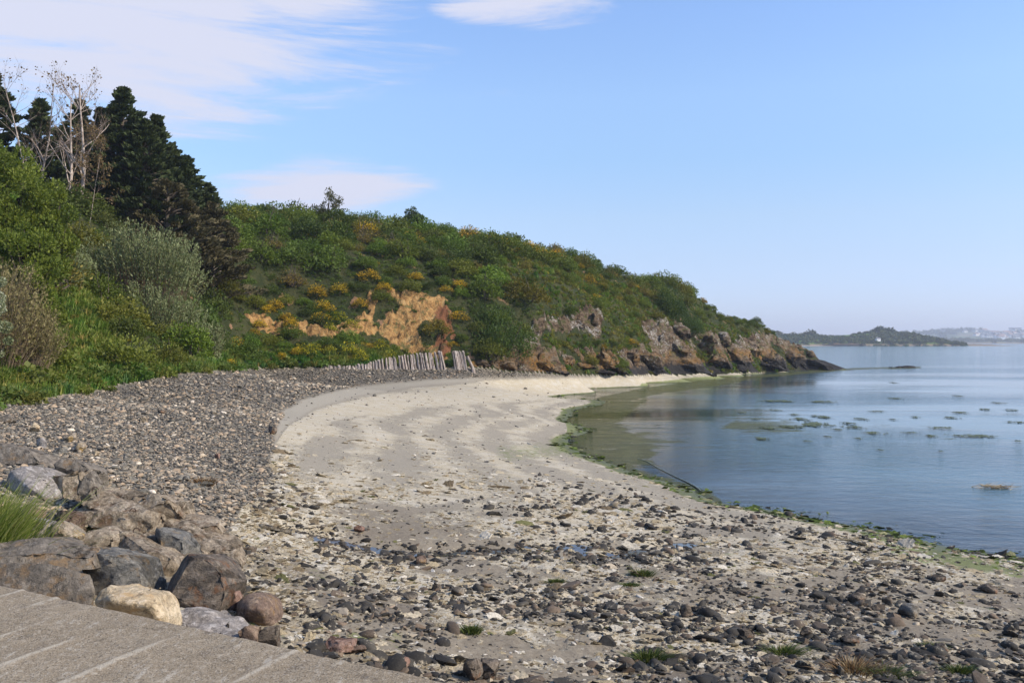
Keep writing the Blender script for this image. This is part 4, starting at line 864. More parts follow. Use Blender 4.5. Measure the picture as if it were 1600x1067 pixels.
# ------------------------------------------------------------------ vegetation
def leaf_mat(name, c1, c2, c3, trans=.35, rough=.6, objcol=False, inst=False):
    g = mat(name)
    v = g.attr('lc', 'GEOMETRY'); sp = g.n('ShaderNodeSeparateColor', {0: v})
    col = g.ramp(sp.outputs[0], [(0, c1), (.5, c2), (1, c3)])
    if objcol: col = g.mix(1.0, col, g.n('ShaderNodeObjectInfo').outputs['Color'], 'MULTIPLY')
    if inst: col = g.mix(1.0, col, g.attr('col', 'INSTANCER'), 'MULTIPLY')
    flo = g.attr('lc2', 'GEOMETRY')
    p = g.n('ShaderNodeBsdfPrincipled', {'Base Color': col, 'Roughness': rough, 'Specular IOR Level': .25}).outputs[0]
    t = g.n('ShaderNodeBsdfTranslucent', {'Color': g.mix(1.0, col, (1.15, 1.2, .6), 'MULTIPLY')}).outputs[0]
    g.t.links.new(g.n('ShaderNodeMixShader', {0: trans, 1: p, 2: t}).outputs[0], g.o.inputs[0]); return g.mat
def bark_mat(name, c1, c2, sc=8):
    g = mat(name); tc = g.n('ShaderNodeTexCoord').outputs['Object']; n = g.noise(tc, sc, 6, .7)
    return finish(g, g.mix(g.ss(n, .35, .65), c1, c2), .9, g.bump(n, .6, .03), .15)
def leaves(cen, dirs, size, r, aspect=.45, spread=.8, fold=False):
    """one bent leaf (4 verts, 2 tris) at each centre, long axis near dirs"""
    n = len(cen); d = dirs+r.normal(0, spread, (n, 3)); d /= np.linalg.norm(d, axis=1)[:, None]+1e-9
    q = r.normal(size=(n, 3)); s = np.cross(d, q); s /= np.linalg.norm(s, axis=1)[:, None]+1e-9
    L = size*np.exp(r.normal(0, .3, n)); L = L[:, None]; W = L*aspect; nn = np.cross(d, s)
    V = np.stack([cen-d*L*.5, cen+s*W*.5+nn*L*.08, cen+d*L*.5, cen-s*W*.5+nn*L*.08], 1).reshape(-1, 3)
    b = np.arange(n)[:, None]*4; Fc = np.concatenate([b+np.array([0, 1, 2]), b+np.array([0, 2, 3])])
    return V, Fc
def leafcol(n, r, base=None, k=4, var=.22):
    c = (.5 if base is None else base)+r.normal(0, var, n); return np.repeat(np.clip(c, 0, 1), k)[:, None]*np.ones((1, 3))
def lobes(r, n, rx, ry, rz, rs=(.28, .45)):
    out = []
    for i in range(n):
        v = r.normal(size=3); v /= np.linalg.norm(v); v[2] = abs(v[2])*.9; k = r.uniform(.45, .85)
        out.append((v*np.array([rx, ry, rz])*k, r.uniform(*rs)*min(rx, ry, rz)*1.15))
    return out
def crown_pts(r, lb, n, shell=.35, full=False):
    tot_ = np.array([a[1]**2 for a in lb]); k = r.choice(len(lb), n, p=tot_/tot_.sum())
    c = np.array([a[0] for a in lb])[k]; rad_ = np.array([a[1] for a in lb])[k]
    v = r.normal(size=(n, 3)); v /= np.linalg.norm(v, axis=1)[:, None]; v[:, 2] = v[:, 2] if full else np.where(v[:, 2] < -.3, -v[:, 2]*.5, v[:, 2])
    dist = 1-shell*r.random(n)**1.6+.18*fbm(v*2.5+k[:, None]*3.3, 2)
    return c+v*(rad_*dist)[:, None], v, k
def bush_mesh(name, seed, rx, ry, rz, nl, size, nlobe, m, aspect=.5, spread=.7, up=.35, twigs=10, mb=None, shell=.35, flower=0):
    r = np.random.default_rng(seed); lb = lobes(r, nlobe, rx, ry, rz)+[(np.array([0, 0, rz*.3]), min(rx, ry)*.75)]
    c, v, k = crown_pts(r, lb, nl, shell); c[:, 2] += rz*.08
    hue = r.uniform(.3, .7, len(lb))[k]
    V, Fc = leaves(c, v+np.array([0, 0, up]), size, r, aspect, spread); cols = leafcol(nl, r, hue, 4, .16)
    if flower:
        fl = np.repeat((r.random(nl) < flower*sstep(v[:, 2]+.5*fbm(c*2.2+seed, 3), -.25, .5)), 4); cols = np.where(fl[:, None], r.uniform(.8, 1, (nl*4, 1)), cols*.45)
    mi = np.zeros(len(Fc), int); mats_ = [m]
    if mb is not None:
        Vb, Fb, off = [], [], 0
        for i in range(twigs):
            L = lb[r.integers(len(lb))]; e = L[0]+r.normal(0, .2, 3)*L[1]+np.array([0, 0, L[1]*.9]); mid_ = e*.5+r.normal(0, .12, 3)*rx; mid_[2] = e[2]*.45
            tv, tf = tubeV([(0, 0, -.15), tuple(mid_), tuple(e)], [.05*rx/1.5, .03*rx/1.5, .008], 4)
            tf = np.concatenate([tf[:, [0, 1, 2]], tf[:, [0, 2, 3]]]); Vb.append(tv); Fb.append(tf+off+len(V)); off += len(tv)
        V = np.concatenate([V]+Vb); Fc = np.concatenate([Fc]+Fb); mi = np.concatenate([mi, np.ones(len(Fc)-len(mi), int)]); cols = np.concatenate([cols, np.full((off, 3), .5)]); mats_.append(mb)
    return mk(name, V, Fc, mats_, cols={'lc': cols}, midx=mi, link=False)
mbark = bark_mat('brown_bark', (.05, .04, .03), (.14, .115, .09))
mgreen = leaf_mat('scrub_leaf', (.044, .054, .012), (.098, .115, .023), (.185, .195, .045), objcol=True)
mgorse = leaf_mat('gorse_flower_leaf', (.03, .04, .010), (.07, .075, .015), (.62, .37, .014), trans=.2, objcol=True)
mgorse_i = leaf_mat('gorse_mass_leaf', (.03, .04, .010), (.07, .075, .015), (.62, .37, .014), trans=.2, inst=True)
myell = leaf_mat('yellow_flower_leaf', (.04, .07, .012), (.09, .12, .02), (.55, .46, .02), trans=.25)
scrubs = [bush_mesh('scrub_bush', 900+i, 1.0, 1.0, .8+.1*(i % 3), 2600, .085, 7+i % 4, mgreen, mb=mbark, twigs=6) for i in range(7)]
darkb = [bush_mesh('dense_bush', 930+i, 1.0, 1.0, .85, 3200, .075, 10, mgreen, mb=mbark, aspect=.6, shell=.25, twigs=5) for i in range(3)]
gorseb = [bush_mesh('gorse_bush', 940+i, 1.0, 1.0, .75, 2600, .07, 9, mgorse, mb=mbark, twigs=4, flower=.62) for i in range(3)]
twiggy = [bush_mesh('twiggy_bush', 950+i, 1.0, 1.0, .8, 900, .08, 8, mgreen, mb=mbark, twigs=60, shell=.6) for i in range(3)]
def place(src, loc, s, col, rz, label, cat, group, name=None):
    o = src.copy(); o.name = name or src.name.split('.')[0]; C.objects.link(o)
    o.location = loc; o.scale = s if isinstance(s, tuple) else (s, s, s); o.rotation_euler = (0, 0, rz); o.color = (*col, 1)
    return tag(o, label, cat, group)
def ground_at(px, py, y0=20, y1=134):
    """first ground point behind a pixel"""
    yy = np.linspace(y0, y1, 500)
    for Yt in yy:
        q = P(px, py, Yt)
        if q[2] < hz(q[0], q[1]): return q
    return None
# scrub: Poisson-like cover over the slope
r = np.random.default_rng(123); taken = []; cand_list = []
WHERE = [((0, 330), 'behind the birches'), ((60, 480), 'on the grass bank at far left'), ((230, 350), 'above the silver willow'), ((300, 330), 'under the brown pine'), ((340, 450), 'right of the silver willow'), ((400, 340), 'on the ridge right of the pines'), ((400, 430), 'in the middle of the left slope'), ((430, 550), 'on the bank behind the leafy fringe'),
         ((510, 345), 'by the sparse ridge tree'), ((460, 470), 'above the left end of the earth scar'), ((570, 390), 'on the slope under the orange gorse'), ((600, 430), 'just over the top of the earth cliff'), ((645, 350), 'by the spiky green tree'), ((700, 420), 'upper right of the earth cliff'), ((730, 370), 'on the ridge beside the yellow gorse'),
         ((770, 500), 'beside the big dark bush'), ((830, 420), 'on the open slope below the gorse ridge'), ((900, 450), 'above the white lichened rocks'), ((880, 400), 'by the round dark ridge bush'), ((980, 440), 'on the ridge before the dark evergreen'), ((960, 520), 'in the gully of the rocky cliff'), ((1040, 470), 'round the dark evergreen shrub'), ((1120, 490), 'on the slope towards the point'), ((1180, 510), 'near the outer end of the headland')]
def where(px, py): return sorted(WHERE, key=lambda l: (l[0][0]-px)**2+(1.3*(l[0][1]-py))**2)[0][1]
GRASSY = [(60, 460), (130, 400), (160, 480), (200, 590), (330, 590), (400, 577), (560, 577), (640, 574), (640, 560), (700, 560), (720, 545), (560, 545), (400, 545), (300, 570), (250, 600), (-400, 640), (-400, 560), (60, 560)]
OPENS = [(800, 400), (900, 425), (1000, 455), (1020, 480), (1060, 500), (1110, 505), (1320, 560), (1330, 600), (760, 590), (780, 560), (850, 560), (830, 520), (850, 470), (790, 450), (770, 420)]
cand = 0; cnt = {}
tries_x = r.uniform(-62, 36, 26000); tries_y = r.uniform(24, 122, 26000)
tz, tf_ = hgrid(tries_x, tries_y)
tpx, tpy = tf_['px'], tf_['py']
for i in range(26000):
    x, y, z, px, py = tries_x[i], tries_y[i], tz[i], tpx[i], tpy[i]
    if px < -260 or px > 1215 or tf_['hill'][i] < .9 or tf_['scar'][i] > .2 or tf_['rock'][i] > .25 or py > 572: continue
    # keep to the near face of the hill
    zf = hz(x, y); hidden = False
    for t in (.97, .94, .9, .85):
        if hz(x*t, y*t) > CH+(zf+1.2-CH)*t+.1: hidden = True; break
    if hidden: continue
    a = np.array([px]); b = np.array([py])
    if poly(a, b, GRASSY, 1)[0] > .5: continue
    op = poly(a, b, OPENS, 1)[0] > .5
    if op and r.random() > .22: continue
    if px < 340 and py > 300+0*px and poly(a, b, [(125, 360), (300, 360), (345, 450), (345, 580), (150, 590), (140, 480)], 1)[0] > .5 and r.random() < .8: continue
    s = r.uniform(1.0, 2.25)*(.5 if op else 1)*(.8 if py > 520 else 1)*(.45 if px > 1090 else 1)
    near_scar = poly(a, b, [(360, 460), (560, 440), (600, 425), (720, 440), (735, 560), (690, 575), (600, 575), (380, 540)], 4)[0]
    if near_scar > .5: s *= .55
    if 655 < px < 760 and py > 548: continue
    if any((x-t[0])**2+(y-t[1])**2 < (.60*(s+t[2]))**2 for t in taken): continue
    taken.append((x, y, s)); cand_list.append((x, y, z, px, py, s, op, near_scar))
    if len(taken) > 1500: break
cand_list.sort(key=lambda t: -t[5]/t[1]); rest_b = []
for ci, (x, y, z, px, py, s, op, near_scar) in enumerate(cand_list):
    u = r.random()
    if near_scar > .5 and u < .32 or (not op and u < .014) or (op and u < .08): gi = int(r.integers(3)); src = gorseb[gi]; vi = 10+gi; col = (1, 1, 1); tone = 'flowering gorse'; cat_ = 'gorse'
    elif u < .17 and py < 470: gi = int(r.integers(3)); src = twiggy[gi]; vi = 13+gi; col = (1.7, 1.2, 1.15); tone = 'brownish twiggy shrub'; cat_ = 'shrub'
    else:
        vi = int(r.integers(10)); src = (scrubs+darkb)[vi]; q = r.random()
        if px > 820 or (py > 500 and px > 560): pal_ = [((1.35, 1.1, .8), 'olive green'), ((.8, .95, .8), 'dark green'), ((1.15, 1.25, .9), 'mid green')]
        elif px < 360 and py > 330: pal_ = [((1.3, 1.1, .9), 'olive green'), ((1.15, 1.25, .8), 'mid green'), ((.75, .85, .7), 'dark green')]
        else: pal_ = [((.95, 1.2, .85), 'mid green'), ((1.35, 1.3, .9), 'olive green'), ((.60, .74, .62), 'dark green'), ((1.15, 1.5, .9), 'bright green')]
        col, tn = pal_[int(q*len(pal_))]; tone = tn+' shrub'; cat_ = 'shrub'
    if ci >= 290:
        rest_b.append((x, y, z-.25*s, s, vi, col)); continue
    sz = 'low' if s < .8 else 'mid sized' if s < 1.3 else 'large'
    key = f'{sz} {tone} {where(px, py)}'; cnt.setdefault(key, []).append(0)
    o = place(src, (x, y, z-.25*s), (s*r.uniform(.95, 1.3), s*r.uniform(.9, 1.2), s*r.uniform(.85, 1.15)), tuple(c*r.uniform(.9, 1.1) for c in col), r.uniform(0, 6.28), key, cat_, f'{tone}s {where(px, py)}')
# past the first few hundred the scrub is one mass
n = len(rest_b); a_ = np.array([t[:5] for t in rest_b]); c_ = np.array([t[5] for t in rest_b])*r.uniform(.85, 1.15, (n, 1))
def recol(src, m0):
    me = src.data.copy(); return me
minst = leaf_mat('scrub_leaf_mass', (.044, .054, .012), (.098, .115, .023), (.185, .195, .045), inst=True); mginst = mgorse
vm_ = [recol(o_, 0) for o_ in scrubs+darkb+gorseb+twiggy]
scatter('hillside_scrub', a_[:, :3], np.stack([0*a_[:, 0], 0*a_[:, 0], r.uniform(0, 6.28, n)], 1), a_[:, 3:4]*np.stack([r.uniform(.95, 1.3, n), r.uniform(.9, 1.2, n), r.uniform(.85, 1.15, n)], 1), c_, vm_, [minst]*10+[mgorse_i]*3+[minst]*3, a_[:, 4].astype(int))
print('shrubs', len(taken))

# cover of low plants and grass tussocks between the shrubs (uncountable)
def tuft_mesh(name, seed, n, h, w, m, bend=.35, flow=0):
    r = np.random.default_rng(seed); a = r.uniform(0, 6.28, n); rd_ = np.sqrt(r.random(n))*w; bx, by = rd_*np.cos(a), rd_*np.sin(a)
    L = h*r.uniform(.5, 1.1, n); da = a+r.normal(0, .7, n); b = bend*r.uniform(.3, 1.3, n); dx, dy = np.cos(da)*b*L, np.sin(da)*b*L; wd = h*.045*r.uniform(.7, 1.4, n)
    px_, py_ = -np.sin(da)*wd, np.cos(da)*wd
    V = np.stack([np.stack([bx-px_, by-py_, 0*L], 1), np.stack([bx+px_, by+py_, 0*L], 1), np.stack([bx+dx*.35+px_*.8, by+dy*.35+py_*.8, L*.6], 1), np.stack([bx+dx*.35-px_*.8, by+dy*.35-py_*.8, L*.6], 1), np.stack([bx+dx, by+dy, L*(1-b*.35)], 1)], 1).reshape(-1, 3)
    k = np.arange(n)[:, None]*5; Fc = np.concatenate([k+[0, 1, 2], k+[0, 2, 3], k+[3, 2, 4]])
    return mk(name, V, Fc, m, cols={'lc': leafcol(n, r, None, 5)}, link=False)
mcov = leaf_mat('ground_plant', (.05, .066, .015), (.105, .13, .03), (.18, .20, .06), inst=True)
mgr = leaf_mat('grass_blade', (.05, .085, .015), (.10, .145, .03), (.26, .24, .10), inst=True)
covm = [bush_mesh('low_plant', 970+i, .5, .5, .3, 150, .10, 4, mcov, twigs=0, shell=.7).data for i in range(4)]
x = np.concatenate([r.uniform(-62, 50, 110000)]); y = r.uniform(24, 128, 110000); z, tf_ = hgrid(x, y); a, b = tf_['px'], tf_['py']
ok = (tf_['hill'] > .8) & (a > -300) & (a < 1245) & ((tf_['scar'] < .25) | (r.random(110000) < .16)) & (tf_['rock'] < .35) & (r.random(110000) < .75)
sel = np.where(ok)[0]
x, y, z, a, b = x[sel], y[sel], z[sel], a[sel], b[sel]; n = len(x)
openm = poly(a, b, OPENS, 4)
nn_ = n2(x, y, .25, 3, 66.)
c0 = np.where(openm[:, None] > .5, np.array([1.25, 1.0, .75]), np.array([.85, 1.0, .75]))*(1+.5*nn_[:, None]); c0 = c0*r.uniform(.7, 1.35, (n, 1))
br = (r.random(n) < .11*openm+.02); c0[br] = np.array([2.1, 1.5, .7])*r.uniform(.7, 1.2, (br.sum(), 1))
gs = poly(a, b, GRASSY, 6) > .5; c0[gs] = np.array([.75, 1.1, .7])*r.uniform(.8, 1.3, (gs.sum(), 1))
s = r.uniform(.5, 1.15, n)*np.where(gs, .4, 1)*np.where(openm > .5, .75, .62)
scatter('ground_cover', np.stack([x, y, z-.05], 1), np.stack([r.normal(0, .2, n), r.normal(0, .2, n), r.uniform(0, 6.28, n)], 1), s[:, None]*np.ones((1, 3)), c0, covm, mcov, r.integers(0, 4, n))
print('cover', n)
tufts = [tuft_mesh('grass_tuft', 980+i, 60, .42, .22, mgr, .45).data for i in range(4)]
x = r.uniform(-45, 45, 260000); y = r.uniform(20, 118, 260000); z, tf_ = hgrid(x, y); a, b = tf_['px'], tf_['py']
gd = poly(a, b, [(-400, 420), (60, 440), (130, 380), (170, 480), (200, 570), (340, 560), (400, 540), (560, 545), (640, 540), (700, 552), (720, 571), (400, 579), (280, 588), (130, 618), (0, 640), (-400, 700)], 3)
pr = np.maximum(gd*.9, .22*poly(a, b, OPENS, 3))*(tf_['hill'] > .55)*(tf_['rock'] < .3)*(tf_['scar'] < .5)*(a > -420)
ok = r.random(260000) < pr; x, y, z, a, b = x[ok], y[ok], z[ok], a[ok], b[ok]; n = len(x)
nn_ = n2(x, y, .5, 3, 67.)[:, None]
c0 = (np.array([1.15, 1.3, .85])+nn_*np.array([1.2, .3, .5]))*r.uniform(.75, 1.2, (n, 1)); dry = r.random(n) < .10; c0[dry] = np.array([2.0, 1.4, 1.2])
blue = np.exp(-((b-(577+np.maximum(0, 280-a)*.17))/9)**2)*(r.random(n) < .5) > .3; c0[blue] = c0[blue]*np.array([.8, .95, 1.5])
scatter('bank_grass', np.stack([x, y, z-.02], 1), np.stack([r.normal(0, .2, n), r.normal(0, .2, n), r.uniform(0, 6.28, n)], 1), r.uniform(.5, 1.05, (n, 1))*np.ones((1, 3)), np.clip(c0, .2, 3), tufts, mgr, r.integers(0, 4, n))
print('grass', n)

# leafy plants along the top of the shingle
mleafy = leaf_mat('leafy_plant_leaf', (.055, .08, .015), (.11, .14, .025), (.20, .22, .055), objcol=True)
leafy = [bush_mesh('leafy_plant', 990+i, .5, .5, .28, 420, .085, 6, mleafy, aspect=.75, shell=.5, twigs=0) for i in range(4)]
lp = [(12, 628, 1.1), (38, 630, .9), (48, 603, 1.5), (30, 600, .9), (85, 600, 1.0), (95, 590, .9), (118, 597, 1.2), (140, 600, 1.1), (152, 592, 1.3), (130, 615, .8), (108, 612, .7), (168, 586, 1.0), (172, 608, .5), (200, 590, 1.0), (212, 588, 1.3), (228, 585, 1.2), (246, 583, .9), (262, 586, .9), (280, 580, .9), (300, 579, .8), (322, 580, .6), (350, 577, 1.0), (372, 576, 1.1), (395, 575, .9), (420, 573, 1.0), (450, 572, 1.3), (480, 573, .8), (505, 572, 1.0), (60, 618, .6), (75, 610, .9), (5, 600, 1.0), (-30, 640, 1.2), (-70, 650, 1.2)]
nth = ['first', 'second', 'third', 'fourth', 'fifth', 'sixth', 'seventh', 'eighth', 'ninth', 'tenth', 'eleventh', 'twelfth', 'thirteenth', 'fourteenth', 'fifteenth', 'sixteenth', 'seventeenth', 'eighteenth', 'nineteenth', 'twentieth']
for i, (px, py, s) in enumerate(sorted(lp)):
    q = ground_at(px, py+3, 16) or P(px, py, 40); sz = 'large' if s > 1.1 else 'mid sized' if s > .8 else 'small'
    place(leafy[i % 4], (q[0], q[1], hz(q[0], q[1])-.03), (s*1.3, s*1.1, s), (random.uniform(.8, 1.2), random.uniform(.9, 1.15), .9), i*1.3,
          f'{sz} leafy green plant topping the shingle, {nth[i] if i < 17 else nth[min(19, 33-i)]} from the {"left" if i < 17 else "stakes"}', 'plant', 'leafy plants fringing the shingle')
# yellow flowering plants on the bank and gorse at chosen places
yb = [bush_mesh('flowering_plant', 1010+i, .8, .8, .7, 1500, .07, 7, myell, twigs=0, flower=.55) for i in range(3)]
for i, (px, py, s, w) in enumerate([(470, 545, .9, 'left of the trio'), (490, 548, 1.1, 'at the centre left of the bank'), (515, 546, .9, 'under the bare earth band'), (545, 548, 1.2, 'tallest of the bank'), (562, 556, 1.0, 'left of the stake fence top'), (596, 540, 1.0, 'below the green patch of the scar'), (608, 552, .8, 'low by the middle stakes'), (530, 498, 1.1, 'on the shelf over the bare earth'), (548, 508, .9, 'on the right end of the shelf'), (515, 510, .8, 'on the left end of the shelf'), (652, 552, .6, 'just over the dense stakes')]):
    q = ground_at(px, py+8, 50) or P(px, py, 62); place(yb[i % 3], (q[0], q[1], hz(q[0], q[1])-.1), s, (1, 1, 1), i, f'yellow flowering plant {w}', 'flowering plant', 'yellow flowering plants under the earth scar')
for i, (px, py, s, w) in enumerate([(572, 356, 1.3, 'on the ridge right of the sparse tree'), (655, 352, .9, 'on the ridge beside the spiky tree'), (642, 362, .9, 'just below the spiky ridge tree'), (768, 374, 1.3, 'left end of the bright gorse ridge'), (785, 378, 1.2, 'on the bright gorse ridge left of the stump'), (800, 384, 1.1, 'right under the black stump'), (826, 384, 1.3, 'brightest, right of the black stump'), (842, 389, 1.2, 'right of the brightest gorse'), (858, 396, 1.1, 'towards the round dark bush'), (905, 408, .7, 'right of the round dark bush'), (405, 500, .6, 'left over the bare earth band'), (420, 478, .7, 'under the left slope scrub'), (455, 500, .8, 'over the middle of the bare earth band'),
      (505, 478, 1.0, 'tall one above the shelf'), (500, 492, .8, 'below the tall one above the shelf'), (465, 545, .7, 'on the bank by the yellow plants'), (370, 530, .7, 'at the left end of the bank'), (440, 550, .6, 'low on the bank'), (600, 446, .8, 'on top of the earth cliff'), (650, 425, .7, 'above the earth cliff middle'), (720, 440, .8, 'right above the earth cliff'), (995, 440, .6, 'left of the dark evergreen shrub'), (940, 440, .7, 'on the open slope near the ridge'), (930, 455, .6, 'on the slope above the tan rock'), (360, 560, .5, 'foot of the bank')]):
    q = ground_at(px, py+12, 45) or P(px, py+6, 78 if px < 700 else 90); place(gorseb[i % 3], (q[0], q[1], hz(q[0], q[1])-.1), (s*1.2, s, s), (1.25, 1.3, 1), i*.7, f'orange yellow gorse bush in flower, {w}', 'gorse', 'gorse bushes in flower')
# the larger bushes one can single out
def big(px, pyb, wpx, hpx, Yd, src, col, label, name='bush', n=1):
    s = Yd/F; q = P(px, pyb, Yd); z0 = min(q[2], hz(q[0], q[1])+.3) if hz(q[0], q[1]) < q[2] else q[2]
    return place(src, (q[0], q[1], z0-.2), (wpx*s/2, wpx*s/2, hpx*s*.95), col, px*.1, label, name.replace('_', ' '), 'bushes that stand out on the slope', name)
def bigmesh(seed, nl, size, nlobe, m, **k): return bush_mesh('crown', seed, 1, 1, .8, nl, size, nlobe, m, mb=mbark, **k)
d1 = bigmesh(1100, 14000, .035, 26, mgreen, shell=.25, aspect=.6)
big(775, 566, 116, 100, 67.5, d1, (.62, .85, .75), 'big dark green bush at the right end of the stakes, largest on the cliff')
big(745, 530, 60, 70, 69, d1, (.5, .72, .62), 'dark bush joined to the left side of the biggest dark bush')
big(1045, 505, 70, 66, 99, d1, (.5, .72, .6), 'dark evergreen shrub on the ridge of the rocky part')
big(1075, 512, 60, 40, 101, d1, (.55, .8, .7), 'dark shrub sloping down right of the ridge evergreen')
big(885, 408, 30, 16, 91, d1, (.35, .5, .45), 'round dark bush alone on the ridge right of the gorse')
big(733, 372, 30, 20, 89, d1, (.45, .6, .5), 'round dark bush on the ridge left of the gorse')
big(755, 372, 26, 16, 89, d1, (.6, .85, .6), 'green bush on the ridge touching the gorse')
big(690, 380, 70, 36, 86, d1, (.55, .8, .6), 'broad dark green bush on the ridge between the spiky tree and the gorse')
big(486, 368, 18, 30, 78, d1, (1.3, 2.0, .9), 'bright green leafy shrub with pale blossom on the upper slope')
big(560, 360, 70, 30, 84, scrubs[1], (.9, 1.0, .8), 'olive bush below the ridge left of the spiky tree')
big(500, 352, 66, 30, 82, scrubs[2], (.95, 1.15, .8), 'mid green bush under the sparse ridge tree')
big(430, 352, 60, 34, 78, twiggy[1], (1.3, 1.1, 1.1), 'brown twiggy bush on the ridge next to the pines')
st_ = P(810, 378, 90)
V1, F1 = tubeV([(0, 0, -1), (0, 0, .3), (.05, 0, .62)], [.22, .2, .22], 7); V2, F2 = tubeV([(0, 0, .1), (-.25, 0, .3), (-.3, 0, .42)], [.1, .08, .1], 5)
g = mat('charred_wood'); o = mk('tree_stump', np.concatenate([V1, V2]), np.concatenate([F1, F2+len(V1)]), finish(g, (.015, .013, .012), .9)); o.location = st_
tag(o, 'black stump sticking up on the ridge among the yellow gorse', 'stump')

# trees: limbs grown as tubes, crowns of small leaves
def limbs(r, base, dirn, length, rad_, depth, out, tips, spread=.5, up=.25, n=6, kids=(3, 5), shrink=.62):
    pts = [np.array(base, float)]; d = np.array(dirn, float); d /= np.linalg.norm(d)
    for i in range(n):
        d = d+r.normal(0, .09, 3)+np.array([0, 0, up*.08]); d /= np.linalg.norm(d); pts.append(pts[-1]+d*length/n)
    rr = np.linspace(rad_, rad_*(.35 if depth else .15), n+1); out.append((np.array(pts), rr))
    if depth == 0: tips.append((np.array(pts), rr)); return
    for k in range(r.integers(*kids)):
        t = r.uniform(.35, .98); i = int(t*n); v = r.normal(size=3); v -= v.dot(d)*d; v /= np.linalg.norm(v); nd = d*(1-spread)+v*spread+np.array([0, 0, up])
        limbs(r, pts[i], nd, length*shrink*r.uniform(.7, 1.15), max(.006, rr[i]*.6), depth-1, out, tips, spread, up, max(4, n-1), kids, shrink)
def join_tubes(lst, kmin=4):
    Vs_, Fs_, o = [], [], 0
    for pts, rr in lst:
        v, f_ = tubeV(pts, rr, 7 if rr[0] > .05 else 4 if rr[0] > .015 else 3); Vs_.append(v); Fs_.append(f_+o); o += len(v)
    return np.concatenate(Vs_), np.concatenate(Fs_)
mbirch = bark_mat('pale_birch_bark', (.24, .18, .14), (.46, .39, .33), 5); mtwig = bark_mat('reddish_twig', (.16, .11, .08), (.30, .23, .18), 10)
mdry = leaf_mat('dry_leaf', (.10, .06, .03), (.17, .11, .05), (.24, .18, .07))
def bare_tree(px, py, hpx, Yd, seed, label, lean=0, depth=3, leafn=260, leafzone=.72, trunks=1, fork=None, rad0=.10, cat='tree'):
    r = np.random.default_rng(seed); s = Yd/F; H = hpx*s; q = P(px, py, Yd); root = thing('bare_tree', (q[0], q[1], q[2]), label, cat, 'bare pale trees in front of the conifers')
    dz_ = max(0, q[2]-hz(q[0], q[1])); root.location.z -= dz_; H += dz_
    for k in range(trunks):
        out, tips = [], []; d = np.array([lean+(k-(trunks-1)/2)*.16, r.normal(0, .05), 1.0]); d /= np.linalg.norm(d)
        pts = [np.array([(k-(trunks-1)/2)*.35, 0, -1.2])]; n = 12
        for i in range(n): d = d+r.normal(0, .035, 3); d[2] = abs(d[2]); d /= np.linalg.norm(d); pts.append(pts[-1]+d*(H*.80+1.2)/n)
        pts = np.array(pts); rr = np.linspace(rad0, rad0*.22, n+1)
        V, Fc = tubeV(pts, rr, 8); mk('trunk', V, Fc, mbirch, root, smooth=True)
        for j in range(15):
            t = r.uniform(.28, 1.0)**.8; i = min(n, int(t*n)); v = np.array([r.choice([-1, 1])*r.uniform(.4, 1), r.normal(0, .6), r.uniform(.5, 1.5)])
            limbs(r, pts[i], v, H*r.uniform(.16, .32)*(1.15-t*.4), rr[i]*.55, depth-1, out, tips, .42, .28, 6, (2, 5), .6)
        big_ = [o for o in out if o[1][0] > .018]; small_ = [o for o in out if o[1][0] <= .018]
        if big_: V, Fc = join_tubes(big_); mk('branch', V, Fc, mbirch, root, smooth=True)
        if small_: V, Fc = join_tubes(small_); tag(mk('twigs', V, Fc, mtwig, root), kind='stuff')
        cen = np.array([p[0][r.integers(1, len(p[0]))] for p in tips]); cen = cen[(cen[:, 2] > H*leafzone) | (r.random(len(cen)) < .12)]
        if len(cen):
            idx_ = r.integers(0, len(cen), leafn); c = cen[idx_]+r.normal(0, .12, (leafn, 3)); V, Fc = leaves(c, np.zeros((leafn, 3))+[0, 0, .3], .10, r, .7, 1.)
            tag(mk('leaves', V, Fc, mdry, root, cols={'lc': leafcol(leafn, r)}), kind='stuff')
    return root
bare_tree(108, 310, 215, 52, 1201, 'pale trunked birch with leafless crown, left of the pair', lean=.02, trunks=1, rad0=.12, leafn=150)
bare_tree(122, 308, 222, 51.5, 1202, 'tallest pale birch with small brown leaves at the top, right of the pair', lean=.09, trunks=1, rad0=.14, leafn=260)
bare_tree(52, 262, 172, 52, 1203, 'bare forked tree left of the birch pair with twigs against the cloud', lean=.04, trunks=2, rad0=.075, leafn=90)
bare_tree(82, 272, 100, 52.5, 1204, 'small bare crooked tree between the forked tree and the birches', lean=.25, trunks=1, rad0=.05, leafn=120)
bare_tree(135, 305, 115, 51, 1206, 'low brownish bush of bare twigs at the foot of the birch pair', lean=.2, trunks=1, rad0=.022, leafn=1500, leafzone=.1, cat='shrub')
bare_tree(232, 350, 72, 56, 1207, 'thin pale dead tree standing before the brown pine', lean=-.03, trunks=1, rad0=.06, leafn=10)
